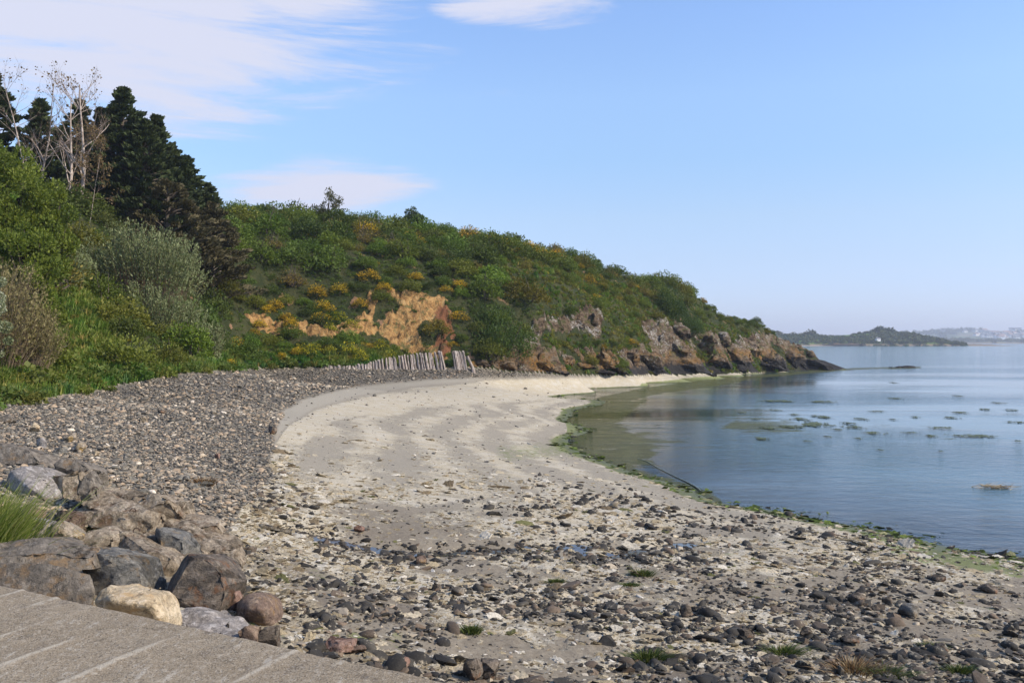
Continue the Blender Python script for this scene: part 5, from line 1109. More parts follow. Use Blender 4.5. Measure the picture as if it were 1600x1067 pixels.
# conifers
mcon = leaf_mat('cypress_spray', (.022, .032, .011), (.046, .064, .021), (.10, .12, .042), trans=.12, rough=.7)
mcon2 = leaf_mat('brown_pine_spray', (.045, .040, .016), (.085, .072, .032), (.14, .115, .055), trans=.12, rough=.7)
def conifer(px, py, wpx, hpx, Yd, seed, label, m=mcon, nl=16000, size=.24, flat=.0, shape=.9, lean=0):
    r = np.random.default_rng(seed); s = Yd/F; H = hpx*s; Rm = wpx*s/2; q = P(px, py, Yd)
    root = thing('conifer', (q[0], q[1], q[2]), label, 'conifer', 'dark conifers on the hilltop')
    zg = hz(q[0], q[1]); dz_ = max(0, q[2]-zg); root.location.z -= dz_; H += dz_
    V, Fc = tubeV([(0, 0, -2), (lean*.3, 0, H*.4), (lean, 0, H*.92)], [.32, .22, .04], 8); mk('trunk', V, Fc, mbark, root)
    # drooping fans on tiers
    lb = []; bl = []
    nt_ = int(36*H/9)
    for i in range(nt_*7):
        t = r.random()**.9; a = r.uniform(0, 6.28); prof = (1-t**1.35)**.8*shape*1.12+.07*r.normal()
        prof = max(.03, prof+.10*math.sin(9*t+seed)*(1-t)); rd_ = Rm*prof*r.uniform(.5, 1.0); c = np.array([rd_*math.cos(a)+lean*t, rd_*math.sin(a), H*(-.02+.98*t)])
        lb.append((c, r.uniform(.4, .8)*(1.15-t*.85)*Rm/3.0)); bl.append((np.array([[lean*t, 0, c[2]-.3*rd_], c*.5+np.array([lean*t*.5, 0, c[2]*.5-.1*rd_])*1.0, c]), np.array([.06, .04, .015])))
    V, Fc = join_tubes(bl); tag(mk('branches', V, Fc, mbark, root), kind='stuff')
    k = r.integers(0, len(lb), nl); cc = np.array([a[0] for a in lb])[k]; rr = np.array([a[1] for a in lb])[k]
    v = r.normal(size=(nl, 3)); v /= np.linalg.norm(v, axis=1)[:, None]
    pts = cc+v*rr[:, None]*np.array([1, 1, .38])*r.uniform(.2, 1, (nl, 1))**.6; outw = pts-np.array([0, 0, 0]); outw = outw*np.array([1, 1, 0]); outw /= np.linalg.norm(outw, axis=1)[:, None]+1e-6
    V, Fc = leaves(pts, outw+np.array([0, 0, .6]), size*1.25, r, .42, .4); hue = r.uniform(.2, .7, len(lb))[k]
    tag(mk('crown', V, Fc, m, root, cols={'lc': leafcol(nl, r, hue, 4, .15)}), None)
    return root
conifer(-14, 330, 130, 245, 56, 1301, 'dark conifer cut by the left edge of the photo', nl=20000)
conifer(62, 330, 110, 180, 56, 1302, 'dark conifer behind the bare forked tree', nl=14000)
conifer(125, 345, 120, 195, 58, 1303, 'dark conifer seen between the birch trunks', nl=16000)
conifer(192, 365, 150, 235, 58, 1304, 'tallest dark conifer right of the birches', nl=30000)
conifer(244, 365, 130, 190, 60, 1305, 'dark conifer next to the tallest one, on its right', nl=24000)
conifer(288, 362, 110, 124, 62, 1306, 'lower dark conifer sloping towards the ridge', nl=16000)
conifer(324, 362, 90, 80, 63, 1307, 'smallest dark conifer at the right end of the grove', nl=9000)
conifer(160, 368, 150, 205, 59.5, 1311, 'dark conifer squeezed in behind the two tallest ones', nl=16000)
conifer(226, 368, 140, 188, 57, 1312, 'dark conifer in front of the gap between the tallest two', nl=20000)
conifer(268, 368, 120, 148, 61, 1313, 'dark conifer filling the slope of the grove', nl=14000)
conifer(92, 345, 100, 150, 57, 1314, 'low dark conifer between the bare trees', nl=12000)
conifer(-110, 330, 140, 260, 50, 1308, 'dark conifer beyond the left edge of the photo', nl=9000)
conifer(262, 378, 150, 104, 56, 1310, 'grey brown spreading pine below the dark conifers', m=mcon2, nl=20000, size=.20, shape=1.15)
conifer(330, 374, 130, 62, 59, 1321, 'grey brown pine leaning out at the right end of the grove', m=mcon2, nl=12000, size=.2, shape=1.1)
# broadleaf trees
def broadleaf(name, px, py, wpx, hpx, Yd, seed, m, nl, size, label, cat='tree', nlobe=30, shell=.5, trunk=True, group='leafy trees and tall shrubs'):
    r = np.random.default_rng(seed); s = Yd/F; H = hpx*s; Rm = wpx*s/2; q = P(px, py, Yd); root = thing(name, q, label, cat, group); dz_ = max(0, q[2]-hz(q[0], q[1])); root.location.z -= dz_; H += dz_
    lb = []; out = [(np.array([[0, 0, -1.5], [0, 0, H*.25], [.1, 0, H*.55]]), np.array([.16, .12, .07])*Rm/2)]
    for i in range(nlobe):
        v = r.normal(size=3); v /= np.linalg.norm(v); c = v*np.array([Rm, Rm, H*.5])*r.uniform(.35, .85)+np.array([0, 0, H*.52]); lb.append((c, r.uniform(.20, .34)*Rm)); out.append((np.array([[0, 0, H*.15], c*.55+np.array([0, 0, H*.08]), c]), np.array([.05, .03, .01])*Rm/2))
    V, Fc = join_tubes(out[:1]); mk('trunk', V, Fc, mbark, root); V, Fc = join_tubes(out[1:]); tag(mk('branches', V, Fc, mbark, root), kind='stuff')
    c, v, k = crown_pts(r, lb, nl, shell, True); V, Fc = leaves(c, v+np.array([0, 0, .9]), size, r, .5, .6)
    mk('crown', V, Fc, m, root, cols={'lc': leafcol(nl, r, r.uniform(.3, .7, len(lb))[k], 4, .17)}); return root
mbright = leaf_mat('fresh_green_leaf', (.055, .085, .012), (.12, .155, .02), (.23, .26, .04), trans=.4)
mdull = leaf_mat('dull_reddish_leaf', (.05, .05, .03), (.10, .10, .05), (.18, .15, .09)); mspik = leaf_mat('spiky_green_leaf', (.02, .04, .015), (.05, .08, .03), (.10, .13, .05))
broadleaf('green_tree', 25, 400, 150, 190, 38, 1401, mbright, 20000, .13, 'fresh yellow green leafy tree at the left edge below the conifers', nlobe=46)
broadleaf('green_tree', 88, 388, 96, 118, 39, 1402, mbright, 9000, .13, 'fresh green tree right of the big one, at the foot of the birches', nlobe=28)
broadleaf('green_tree', -90, 400, 150, 200, 36, 1403, mbright, 9000, .15, 'fresh green tree mostly beyond the left edge')
broadleaf('green_tree', 40, 455, 130, 110, 35, 1405, mbright, 11000, .12, 'lower fresh green growth behind the brown feathery shrub', nlobe=34)
broadleaf('ridge_tree', 512, 326, 56, 32, 82, 1404, mdull, 1300, .17, 'sparse dull leaved tree on the ridge against a thin cloud', nlobe=18, shell=.9)
broadleaf('ridge_tree', 645, 358, 44, 38, 85, 1406, mspik, 3000, .16, 'spiky dark green tree on the ridge left of the gorse', nlobe=16)
# stem bushes: many stems fanning from the base
def stem_bush(name, px, py, wpx, hpx, Yd, seed, ms, ml, ns, nl, size, label, leaf0=.45, bend=.25, fanx=1.0, leanx=0., srad=.012, cat='shrub', spike=.5, hvar=.25, base=.35, group='feathery shrubs on the left bank'):
    r = np.random.default_rng(seed); s = Yd/F; H = hpx*s; Rm = wpx*s/2; q = P(px, py, Yd); q = (q[0], q[1], min(q[2], hz(q[0], q[1])+.2)); root = thing(name, q, label, cat, group)
    tb = []; cen = []; dr = []
    for i in range(ns):
        fx, fy = r.uniform(-1, 1), r.uniform(-1, 1); hh = H*(1-hvar*r.random()-.22*fx*fx); bx = np.array([fx*Rm*base, fy*Rm*base*.8, -.1])
        e = np.array([fx*Rm*fanx+leanx*H*r.uniform(.6, 1.1), fy*Rm*.8, hh]); mid_ = bx*.45+e*.5+np.array([fx*bend*Rm*-.25, 0, hh*.06]); t = np.linspace(0, 1, 6)[:, None]; pts = (1-t)**2*bx+2*t*(1-t)*mid_+t*t*e+r.normal(0, .03, (6, 3))
        tb.append((pts, np.linspace(srad, srad*.25, 6)))
        m_ = nl//ns; tt_ = r.uniform(leaf0, 1, m_); p = np.stack([np.interp(tt_, t[:, 0], pts[:, j]) for j in range(3)], 1)+r.normal(0, .05+.04*(1-tt_[:, None]), (m_, 3)); cen.append(p); dr.append(np.repeat((e-mid_)[None]/np.linalg.norm(e-mid_), m_, 0))
    V, Fc = join_tubes(tb); tag(mk('stems', V, Fc, ms, root), kind='stuff')
    cen = np.concatenate(cen); dr = np.concatenate(dr); V, Fc = leaves(cen, dr*1.2, size, r, .42, spike); tag(mk('foliage', V, Fc, ml, root, cols={'lc': leafcol(len(cen), r, None, 4, .2)}), kind='stuff'); return root
msilv = leaf_mat('silver_willow_leaf', (.085, .105, .038), (.155, .18, .075), (.25, .27, .13), trans=.25); mstem = bark_mat('red_brown_stem', (.10, .06, .04), (.24, .16, .11), 9); mtam = bark_mat('pale_brown_twig', (.16, .115, .07), (.34, .26, .17), 7)
mfea = leaf_mat('feathery_brown_leaf', (.10, .09, .03), (.18, .15, .06), (.28, .24, .11), trans=.2)
stem_bush('silver_willow', 228, 500, 175, 185, 46, 1501, mstem, msilv, 340, 20000, .12, 'tall silver green willow with reddish stems, upper part of the clump on the bank', leaf0=.64, base=.5)
stem_bush('silver_willow', 226, 585, 140, 150, 44, 1502, mstem, msilv, 220, 24000, .115, 'silver leaved willow bush low on the bank, front part of the clump', leaf0=.12, base=.4)
stem_bush('silver_willow', 275, 582, 100, 118, 45, 1504, mstem, msilv, 130, 12000, .115, 'silver willow bush on the right flank of the clump', leaf0=.12, base=.4)
stem_bush('silver_willow', 96, 450, 84, 66, 40, 1503, mstem, msilv, 110, 6000, .12, 'small silver willow left of the tall clump', leaf0=.2, base=.5)
stem_bush('silver_willow', 326, 512, 44, 74, 50, 1505, mstem, msilv, 60, 3600, .12, 'small silver willow between the clump and the slope scrub', leaf0=.2)
stem_bush('silver_willow', 165, 540, 60, 50, 43, 1506, mstem, msilv, 60, 2200, .11, 'small silver sprig low on the left side of the clump', leaf0=.2)
stem_bush('feathery_shrub', -10, 590, 120, 190, 28, 1511, mtam, mfea, 420, 7000, .09, 'tall feathery brown shrub leaning right at the left edge', leaf0=.5, leanx=.14, srad=.008, hvar=.5, base=.55)
stem_bush('feathery_shrub', 45, 580, 70, 110, 29, 1512, mtam, mfea, 240, 4500, .08, 'smaller feathery brown shrub leaning over the grass bank', leaf0=.4, leanx=.2, srad=.007, hvar=.5, base=.6)
stem_bush('feathery_shrub', -110, 600, 150, 200, 26, 1513, mtam, mfea, 260, 4500, .09, 'feathery brown shrub beyond the left edge', leaf0=.5, leanx=.1, srad=.008, hvar=.5)
mblos = leaf_mat('blossom_leaf', (.06, .08, .03), (.22, .24, .12), (.62, .62, .50), trans=.25)
broadleaf('blossoming_hawthorn', -14, 545, 66, 150, 25.5, 1521, mblos, 6500, .055, 'hawthorn with white blossom cut by the left edge', cat='shrub', nlobe=22)

# grass tuft in the foreground, its blades one by one
mgt = leaf_mat('long_grass_blade', (.07, .11, .015), (.16, .21, .035), (.42, .38, .16), trans=.35)
def blades(r, n, cx, cyy, cz_, w, d, h, m, parent, lean=(.35, 0), wd=.006, name='blades'):
    bx = r.normal(0, w, n); by = r.normal(0, d, n); L = h*r.uniform(.5, 1.1, n); t = np.linspace(0, 1, 6)
    dx = lean[0]*L*r.uniform(.2, 1.6, n)+bx*.9+r.normal(0, .10, n)*L; dy = lean[1]*L+by*.6+r.normal(0, .15, n)*L; droop = r.uniform(.15, .75, n)
    P_ = np.stack([bx[:, None]+dx[:, None]*t**1.6, by[:, None]+dy[:, None]*t**1.6, L[:, None]*(t-droop[:, None]*t**2.4*.6)], -1)
    a = r.uniform(0, 6.28, n); side = np.stack([np.cos(a), np.sin(a), 0*a], 1)[:, None]*wd*(1-t**2)[None, :, None]+1e-5
    V = np.stack([P_-side, P_+side], 2).reshape(-1, 3); k = np.arange(n)[:, None, None]*12; j = np.arange(5)[None, :, None]*2
    Fc = (k+j+np.array([0, 1, 3, 2])).reshape(-1, 4); return tag(mk(name, V, Fc, m, parent, cols={'lc': leafcol(n, r, None, 12, .3)}), kind='stuff')
q = P(-22, 860, 9.2); root = thing('grass_tuft', (q[0], q[1], q[2]-.1), 'tall tuft of long green grass with straw coloured blades among the left boulders', 'grass tuft')
r = np.random.default_rng(1601); blades(r, 2600, 0, 0, 0, .13, .20, .84, mgt, root, (.06, -.05))
q2 = P(-80, 880, 8.9); blades(r, 1400, 0, 0, 0, .3, .25, 1.0, mgt, root, (.08, 0)).location = (q2[0]-q[0], q2[1]-q[1], 0)
# weed tufts and mossy clumps on the foreshore
mweed = leaf_mat('sea_weed_strand', (.03, .05, .012), (.07, .10, .02), (.17, .17, .06), trans=.15); mrw = leaf_mat('russet_weed_strand', (.08, .04, .02), (.19, .11, .05), (.34, .25, .13), trans=.1)
for i, (px, py, w, h, m_, lb) in enumerate([(1014, 1030, 44, 16, mweed, 'dark green weed tuft standing on wet sand near the bottom'), (1225, 1020, 44, 12, mweed, 'mossy green weed clump left of the russet weed'), (1335, 1048, 66, 18, mrw, 'russet and green weed clump at the bottom right'), (1385, 1056, 44, 14, mweed, 'bright green weed patch right of the russet clump'), (1500, 1050, 30, 12, mweed, 'small green weed tuft in the lower right corner'), (735, 990, 26, 12, mweed, 'pale olive weed tuft beside the crust near the slipway'), (318, 758, 26, 12, mrw, 'red brown weed clump lying on the shingle'), (1003, 900, 24, 10, mweed, 'olive weed clump in the middle of the stony foreshore'),
                                          (1455, 1012, 26, 8, mweed, 'flat green weed clump above the angular black stone'), (868, 912, 16, 8, mweed, 'small moss covered stone like weed pad in the centre'), (985, 915, 18, 6, mweed, 'moss pad between the cobbles right of centre')]):
    q = None
    for Yt in np.geomspace(5, 40, 400):
        t = P(px, py, Yt)
        if t[2] < hz(t[0], t[1]): q = t; break
    s = q[1]/F; root = thing('weed_tuft', (q[0], q[1], hz(q[0], q[1])-.01), lb, 'seaweed', 'tufts of weed on the beach'); blades(np.random.default_rng(1700+i), 420, 0, 0, 0, w*s*.28, w*s*.2, h*s*1.3, m_, root, (.1, -.1), .006, 'strands')
# green weed along the waterline
x, y, r = field_points(160000, 12, 110, 88, .75, 1.0); z, f_ = hgrid(x, y)
pr = np.exp(-((z-.015)/.05)**2)*(.15+.85*sstep(n2(x, y, .9, 3, 101.), -.2, .2))*(x > 0)*np.clip(40/y, .1, 1)
ok = (r.random(len(x)) < pr*.9); x, y, z = x[ok], y[ok], z[ok]; n = len(x); s = np.clip(np.exp(r.normal(math.log(.042), .4, n)), .02, .11)*np.clip(y/22, .8, 1.5)
col = pick(r, n, [(.035, .05, .012), (.07, .10, .02), (.14, .18, .04), (.25, .24, .12), (.03, .03, .025)], [30, 30, 20, 10, 10])
scatter('waterline_weed', np.stack([x, y, np.maximum(z, -.012)], 1), np.stack([r.normal(0, .2, n), r.normal(0, .2, n), r.uniform(0, 6.28, n)], 1), s[:, None]*np.stack([r.uniform(.9, 2, n), r.uniform(.8, 1.3, n), r.uniform(.35, .7, n)], 1), col, flakes(5), malg, r.integers(0, 5, n))
print('weed', n)
# floating mats of weed and a pile of dead reeds
g = mat('floating_weed'); pos = g.n('ShaderNodeNewGeometry').outputs['Position']; a_ = g.noise(pos, 5, 6, .7)
mfl = finish(g, g.mix(g.ss(a_, .35, .65), (.03, .04, .012), (.12, .14, .04)), .6, g.bump(a_, .8, .05), .4)
mats_px = [(1216, 627, 62, 3, 'left'), (1285, 628, 60, 3, ''), (1398, 623, 24, 2, ''), (1498, 619, 16, 2, ''), (1500, 645, 34, 2, ''), (1396, 598, 12, 1.4, ''), (1210, 641, 24, 2, ''), (1250, 655, 30, 5, ''), (1285, 652, 26, 5, ''), (1270, 663, 64, 8, ''), (1235, 667, 44, 6, ''), (1200, 669, 30, 5, ''), (1325, 662, 30, 4, ''), (1335, 668, 30, 4, ''), (1345, 655, 24, 3, ''), (1365, 677, 46, 3.5, ''), (1425, 677, 34, 2.5, ''), (1470, 669, 44, 3, ''), (1485, 653, 22, 3, ''), (1455, 682, 24, 4, ''), (1520, 682, 76, 6, ''), (1585, 660, 34, 2.4, ''), (1190, 686, 26, 4, ''), (1292, 683, 16, 2.4, ''), (1342, 686, 14, 2.4, ''), (1260, 690, 18, 2, ''), (1160, 645, 14, 2, ''), (1180, 655, 18, 2, ''), (1395, 656, 10, 2, ''), (1540, 640, 20, 2, ''), (1580, 641, 20, 2, ''), (1240, 648, 20, 2, ''), (1430, 652, 16, 1.6, ''), (1308, 672, 20, 2.4, ''), (1375, 704, 12, 1.6, ''), (1560, 630, 26, 1.6, ''), (1370, 643, 30, 1.4, ''), (1470, 706, 10, 1.6, ''), (1590, 690, 14, 2, '')]
for i, (px, py, w, h, _) in enumerate(sorted(mats_px, key=lambda t: -t[2]*t[3])):
    q = PZ(px, py, 0); s = q[1]/F; W = w*s/2; D = h/2*q[1]**2/(CH*F)*1.15; nx_, ny_ = 110, 34; gx, gy = np.meshgrid(np.linspace(-1.25, 1.25, nx_), np.linspace(-1.25, 1.25, ny_)); rag = fbm(np.stack([gx.ravel()*2.2*max(1, W)+i*7, gy.ravel()*2.6, 0*gx.ravel()+.3], 1), 5, .75); rr = np.hypot(gx, gy).ravel()
    keep_ = (.82-rr+rag*2.6 > .08); zt = .012+.035*np.clip(1-rr+rag*1.5, 0, 1)+np.abs(fbm(np.stack([gx.ravel()*W*9, gy.ravel()*D*9, 0*gx.ravel()+i], 1), 3, .7))*.06
    V = np.stack([gx.ravel()*W+.12*W*np.sin(gy.ravel()*3+i), gy.ravel()*D, zt], 1); ii = np.arange(nx_*ny_).reshape(ny_, nx_); Fq = np.stack([ii[:-1, :-1], ii[:-1, 1:], ii[1:, 1:], ii[1:, :-1]], -1).reshape(-1, 4); Fq = Fq[keep_[Fq].all(1)]
    if len(Fq) < 4: continue
    u_, inv_ = np.unique(Fq, return_inverse=True); o = mk('weed_mat', V[u_], inv_.reshape(Fq.shape), mfl); o.location = (q[0], q[1], 0); o['kind'] = 'thing'; del o['kind']
    sz = 'largest' if i == 0 else 'broad' if w*h > 150 else 'long thin' if w > 28 else 'small'
    lm = sorted([((1270, 663), 'in the main cluster of floating weed'), ((1216, 627), 'near the outer end of the headland reflection'), ((1396, 600), 'below the awash black rock'), ((1520, 682), 'near the right edge by the big mat'), ((1560, 640), 'in the upper right of the bay'), ((1380, 675), 'in the chain right of the main cluster'), ((1180, 680), 'left of the main cluster'), ((1300, 690), 'just below the main cluster'), ((1380, 640), 'between the main cluster and the far water'), ((1470, 660), 'midway to the right edge')], key=lambda t: (t[0][0]-px)**2+9*(t[0][1]-py)**2)[0][1]
    tag(o, f'{sz} green floating weed mat {lm}', 'seaweed', 'mats of weed floating in the bay')
q = PZ(1552, 762, 0); root = thing('dead_reed_pile', (q[0], q[1], 0), 'small straw coloured pile of dead reeds floating near the right edge', 'reeds')
mreed = leaf_mat('dead_reed', (.18, .12, .06), (.36, .28, .17), (.58, .50, .36), trans=.1); r = np.random.default_rng(1901)
tb = [];
for i in range(90):
    a = r.uniform(-.5, .5)+(3.14 if r.random() < .5 else 0); e = r.uniform(-.03, .55)*(r.random() < .6); L = r.uniform(.15, .42); c = np.array([r.normal(0, .24), r.normal(0, .10), r.uniform(0, .07)]); d = np.array([math.cos(a)*math.cos(e), math.sin(a)*math.cos(e), math.sin(e)])*L/2; tb.append((np.array([c-d*.5, c+d*.3, c+d]), np.array([.007, .006, .003])))
V, Fc = join_tubes(tb); tag(mk('reeds', V, Fc, mreed, root, cols={'lc': np.repeat(r.random(len(V)//9+1), 9)[:len(V), None]*np.ones((1, 3))}), kind='stuff')
# a branch half sunk at the water's edge
a0 = PZ(1000, 718, .0); V, Fc = tubeV([np.array(PZ(px, py, 0))+[0, 0, z] for px, py, z in [(996, 716, .0), (1012, 722, .012), (1030, 733, .016), (1052, 744, .018), (1072, 753, .018), (1088, 762, .02), (1096, 769, .03)]], [.008, .013, .015, .013, .016, .02, .014], 6); c = np.array(a0)
g = mat('weedy_rope'); pos = g.n('ShaderNodeNewGeometry').outputs['Position']; mrope = finish(g, g.mix(g.ss(g.noise(pos, 12, 4, .6), .4, .6), (.10, .12, .08), (.26, .28, .22)), .7)
o = mk('sunken_rope', V-c, Fc, mrope); o.location = c; tag(o, 'weed covered mooring line lying in the shallows at the edge of the beach', 'rope')
# ------------------------------------------------------------------ far shores
def far_hill(name, prof, Yd, depth, m, base_px, seed, rough=3, bw=60):
    """prof: skyline (px, py) at the crest; a rounded land mass with real depth in front and behind"""
    pxs = np.linspace(base_px[0], base_px[1], 220); tops = np.interp(pxs, [p[0] for p in prof], [p[1] for p in prof]); ty = np.linspace(-1, 1, 30)
    Xg, Tg = np.meshgrid(pxs, ty); topz = CH+(CY-np.interp(Xg, pxs, tops))/F*(Yd+depth*.5)
    yy = Yd+depth*.5*(1+Tg); xx = (Xg-CX)/F*(Yd+depth*.5)
    z = (topz)*np.cos(Tg*math.pi/2)**.55; nz = n2(xx.ravel(), yy.ravel(), 1/bw, 4, seed).reshape(z.shape); z = z+nz*rough*np.cos(Tg*math.pi/2)-1.0*(np.abs(Tg) > .99)
    i = np.arange(z.size).reshape(z.shape); Fq = np.stack([i[:-1, :-1], i[:-1, 1:], i[1:, 1:], i[1:, :-1]], -1).reshape(-1, 4)
    o = mk(name, np.stack([xx.ravel(), yy.ravel(), z.ravel()], 1), Fq, m, smooth=True); tag(o, kind='structure')
    def at(px, py):
        t = np.clip(np.interp(px, pxs, tops), 0, 9999); fr = (540-py)/(540-t)
        return px, fr
    def zat(px, T): j = int(np.clip(np.interp(px, pxs, np.arange(220)), 0, 219)); k = int(np.clip((T+1)/2*29, 0, 29)); return xx[k, j], yy[k, j], z[k, j]
    return o, zat
def farmat(name, fields_, woods, sc):
    g = mat(name); pos = g.n('ShaderNodeNewGeometry').outputs['Position']
    v = g.n('ShaderNodeTexVoronoi', {'Vector': g.n('ShaderNodeMapping', {'Vector': pos, 'Scale': (1, 1.6, 1)}).outputs[0], 'Scale': sc}); c = g.n('ShaderNodeSeparateColor', {0: v.outputs['Color']})
    col = g.ramp(c.outputs[0], [(i/len(fields_), f) for i, f in enumerate(fields_)], 'CONSTANT'); n = g.noise(pos, sc*1.7, 6, .65)
    col = g.mix(g.ss(n, .47, .56), col, woods); z = g.n('ShaderNodeSeparateXYZ', {0: pos}).outputs[2]
    col = g.mix(g.ss(z, 2.4, 1.0), col, (.22, .17, .12)); return finish(g, col, .95, None, .1)
fm1 = farmat('near_coast_fields', [(.09, .17, .04), (.12, .20, .05), (.05, .08, .03)], (.045, .07, .025), .012)
fm2 = farmat('far_coast_fields', [(.10, .15, .06), (.16, .17, .08), (.12, .16, .06), (.20, .17, .11), (.06, .08, .04)], (.045, .055, .035), .006)
h1, z1 = far_hill('far_headland', [(1050, 533), (1180, 525), (1230, 525), (1300, 526), (1330, 523.5), (1360, 521), (1375, 520), (1395, 521), (1410, 524), (1425, 529), (1440, 534), (1452, 536.5), (1475, 538.5), (1500, 537), (1520, 539)], 800, 160, fm1, (1040, 1520), 3., 2.0, 50)
h2, z2 = far_hill('distant_coast', [(1300, 523), (1390, 522), (1440, 521), (1500, 519), (1560, 518), (1600, 516), (1700, 512), (1900, 512), (2300, 520)], 2600, 900, fm2, (1300, 2300), 4., 6, 220)
h3, z3 = far_hill('low_shore', [(1440, 534), (1480, 531), (1520, 532.5), (1600, 533), (2000, 533)], 1900, 200, fm2, (1430, 2100), 5., 2, 60)
# far trees, each a clump of leaf masses on a trunk; far beyond counting on the coast behind
mft = leaf_mat('far_tree_leaf', (.035, .045, .02), (.06, .075, .03), (.10, .11, .045), trans=.1, objcol=True)
ftree = [bush_mesh('far_tree', 2000+i, 1, 1, .85, 260, .34, 8, mft, mb=mbark, twigs=3) for i in range(4)]
mfi = leaf_mat('far_wood_leaf', (.035, .045, .02), (.06, .08, .03), (.10, .12, .045), trans=.1, inst=True)
fin = [bush_mesh('wood_tree', 2010+i, 1, 1, .85, 90, .5, 6, mfi, twigs=0).data for i in range(3)]
def wood(name, n, pxr, Tr, zf, smin, smax, seed, cols, gate=None):
    r = np.random.default_rng(seed); pts = []
    for _ in range(n):
        px, T = r.uniform(*pxr), r.uniform(*Tr)
        x, y, z = zf(px, T)
        if gate and not gate(x, y, px, T, r): continue
        pts.append((x+r.normal(0, 2), y+r.normal(0, 2), z-.5))
    n = len(pts); s = r.uniform(smin, smax, (n, 1)); c = np.array(cols)[r.integers(0, len(cols), n)]*r.uniform(.7, 1.3, (n, 1))
    return scatter(name, pts, np.stack([0*s[:, 0], 0*s[:, 0], r.uniform(0, 6.28, n)], 1), s*np.array([[1, 1, 1.05]]), c, fin, mfi, r.integers(0, 3, n))
field_gate = lambda x, y, px, T, r: not (T > -.45 and 1270 < px < 1345) and not (T > -.3 and 1230 < px < 1400 and r.random() < .7)
wood('headland_wood', 2200, (1060, 1450), (-.97, .1), z1, 1.5, 3.2, 71, [(1, 1, 1), (1.5, 1.3, 1.1), (.8, 1, .8)], field_gate)
wood('distant_woods', 3000, (1400, 2250), (-.95, .1), z2, 7, 15, 72, [(1, 1, 1), (1.4, 1.2, 1.1)], lambda x, y, px, T, r: n2(np.array([x]), np.array([y]), .004, 3, 7.)[0] > -.02)
wood('low_shore_trees', 700, (1440, 2050), (-.9, .4), z3, 3, 7, 73, [(1.2, 1, .9), (1.6, 1.3, 1.1)])
cols = [(1, 1, 1), (1.6, 1.3, 1.2), (.8, .9, .8)]
for i, (px, T, s, cidx, lb) in enumerate([(1261, -.05, 9, 1, 'large round brownish tree on the skyline of the far headland'), (1236, -.1, 6, 1, 'smaller brownish tree left of the round skyline tree'), (1212, -.1, 7, 1, 'brownish tree just clear of the near headland slope'), (1368, -.05, 8, 2, 'dark tree on the far hilltop, leftmost of the hilltop clump'), (1375, -.05, 9, 2, 'dark flat topped tree, biggest of the hilltop clump'), (1386, -.05, 8, 2, 'dark tree at the right of the far hilltop clump'), (1350, -.05, 4, 2, 'small dark tree left of the hilltop clump'), (1340, -.05, 4, 2, 'tiny dark tree on the far field edge'), (1330, -.05, 3.6, 2, 'tiny dark bush on the far field left of the hilltop')]):
    x, y, z = z1(px, T); place(ftree[i % 4], (x, y, z-1), (s, s, s*.8), cols[cidx], i, lb, 'tree', 'trees on the far skyline', 'far_tree')
for i, (px, py, s) in enumerate([(1447, 533, 7), (1453, 532.5, 8), (1462, 531, 6), (1458, 533, 6)]):
    x, y, z = z3(px, -.3); place(ftree[i % 4], (x, y, z-1), (s, s, s*1.3), (.7, .8, .8), i, f'dark tree at the foot of the far headland, {nth[i]} from the left', 'tree', 'trees on the far skyline', 'far_tree')
# houses of the far town
g = mat('white_render'); mw = finish(g, (.78, .76, .72), .8); g = mat('slate_roof'); ms_ = finish(g, (.12, .12, .13), .7); g = mat('warm_roof'); mr_ = finish(g, (.26, .16, .12), .8); g = mat('window_glass'); mg_ = finish(g, (.05, .06, .07), .2, None, .5)
def house_data(w, d, h, rf):
    V = [(-w, -d, -3), (w, -d, -3), (w, d, -3), (-w, d, -3), (-w, -d, h), (w, -d, h), (w, d, h), (-w, d, h)]; Fw = [(0, 1, 5, 4), (1, 2, 6, 5), (2, 3, 7, 6), (3, 0, 4, 7)]
    e = .4; V += [(-w-e, -d-e, h-.2), (w+e, -d-e, h-.2), (w+e, d+e, h-.2), (-w-e, d+e, h-.2), (-w-e, 0, h+rf), (w+e, 0, h+rf), (-w*.6-.5, -.5, h+.3*rf), (-w*.6+.5, -.5, h+.3*rf), (-w*.6+.5, .5, h+.3*rf), (-w*.6-.5, .5, h+.3*rf), (-w*.6-.5, -.5, h+rf+1), (-w*.6+.5, -.5, h+rf+1), (-w*.6+.5, .5, h+rf+1), (-w*.6-.5, .5, h+rf+1)]
    Fr = [(8, 9, 13, 12), (10, 11, 12, 13), (9, 10, 13), (11, 8, 12), (14, 15, 19, 18), (15, 16, 20, 19), (16, 17, 21, 20), (17, 14, 18, 21), (18, 19, 20, 21)]; Fg = []
    for k in (-.55, .0, .55):
        for zz3 in (1.0, 3.6):
            if zz3+1.3 < h: b = len(V); V += [(w*k-.6, -d-.05, zz3), (w*k+.6, -d-.05, zz3), (w*k+.6, -d-.05, zz3+1.3), (w*k-.6, -d-.05, zz3+1.3)]; Fg.append((b, b+1, b+2, b+3))
    return V, Fw+Fr+Fg, [0]*4+[1]*4+[0]*5+[2]*len(Fg)
hs = [mk('house', *house_data(w, d, h, rf)[:2], [mw, rm_, mg_], midx=house_data(w, d, h, rf)[2], link=False) for (w, d, h, rf, rm_) in [(6, 4, 5.5, 3.5, ms_), (8, 4.5, 5.5, 3.5, ms_), (5, 4, 3.5, 3, ms_), (7, 5, 6, 3, mr_), (14, 6, 6, 2.5, ms_)]]
r = np.random.default_rng(2100); zn = [('by the shore', -.92, -.80), ('just above the shore', -.82, -.68), ('on the lower slope', -.66, -.45), ('high on the slope', -.4, -.05)]
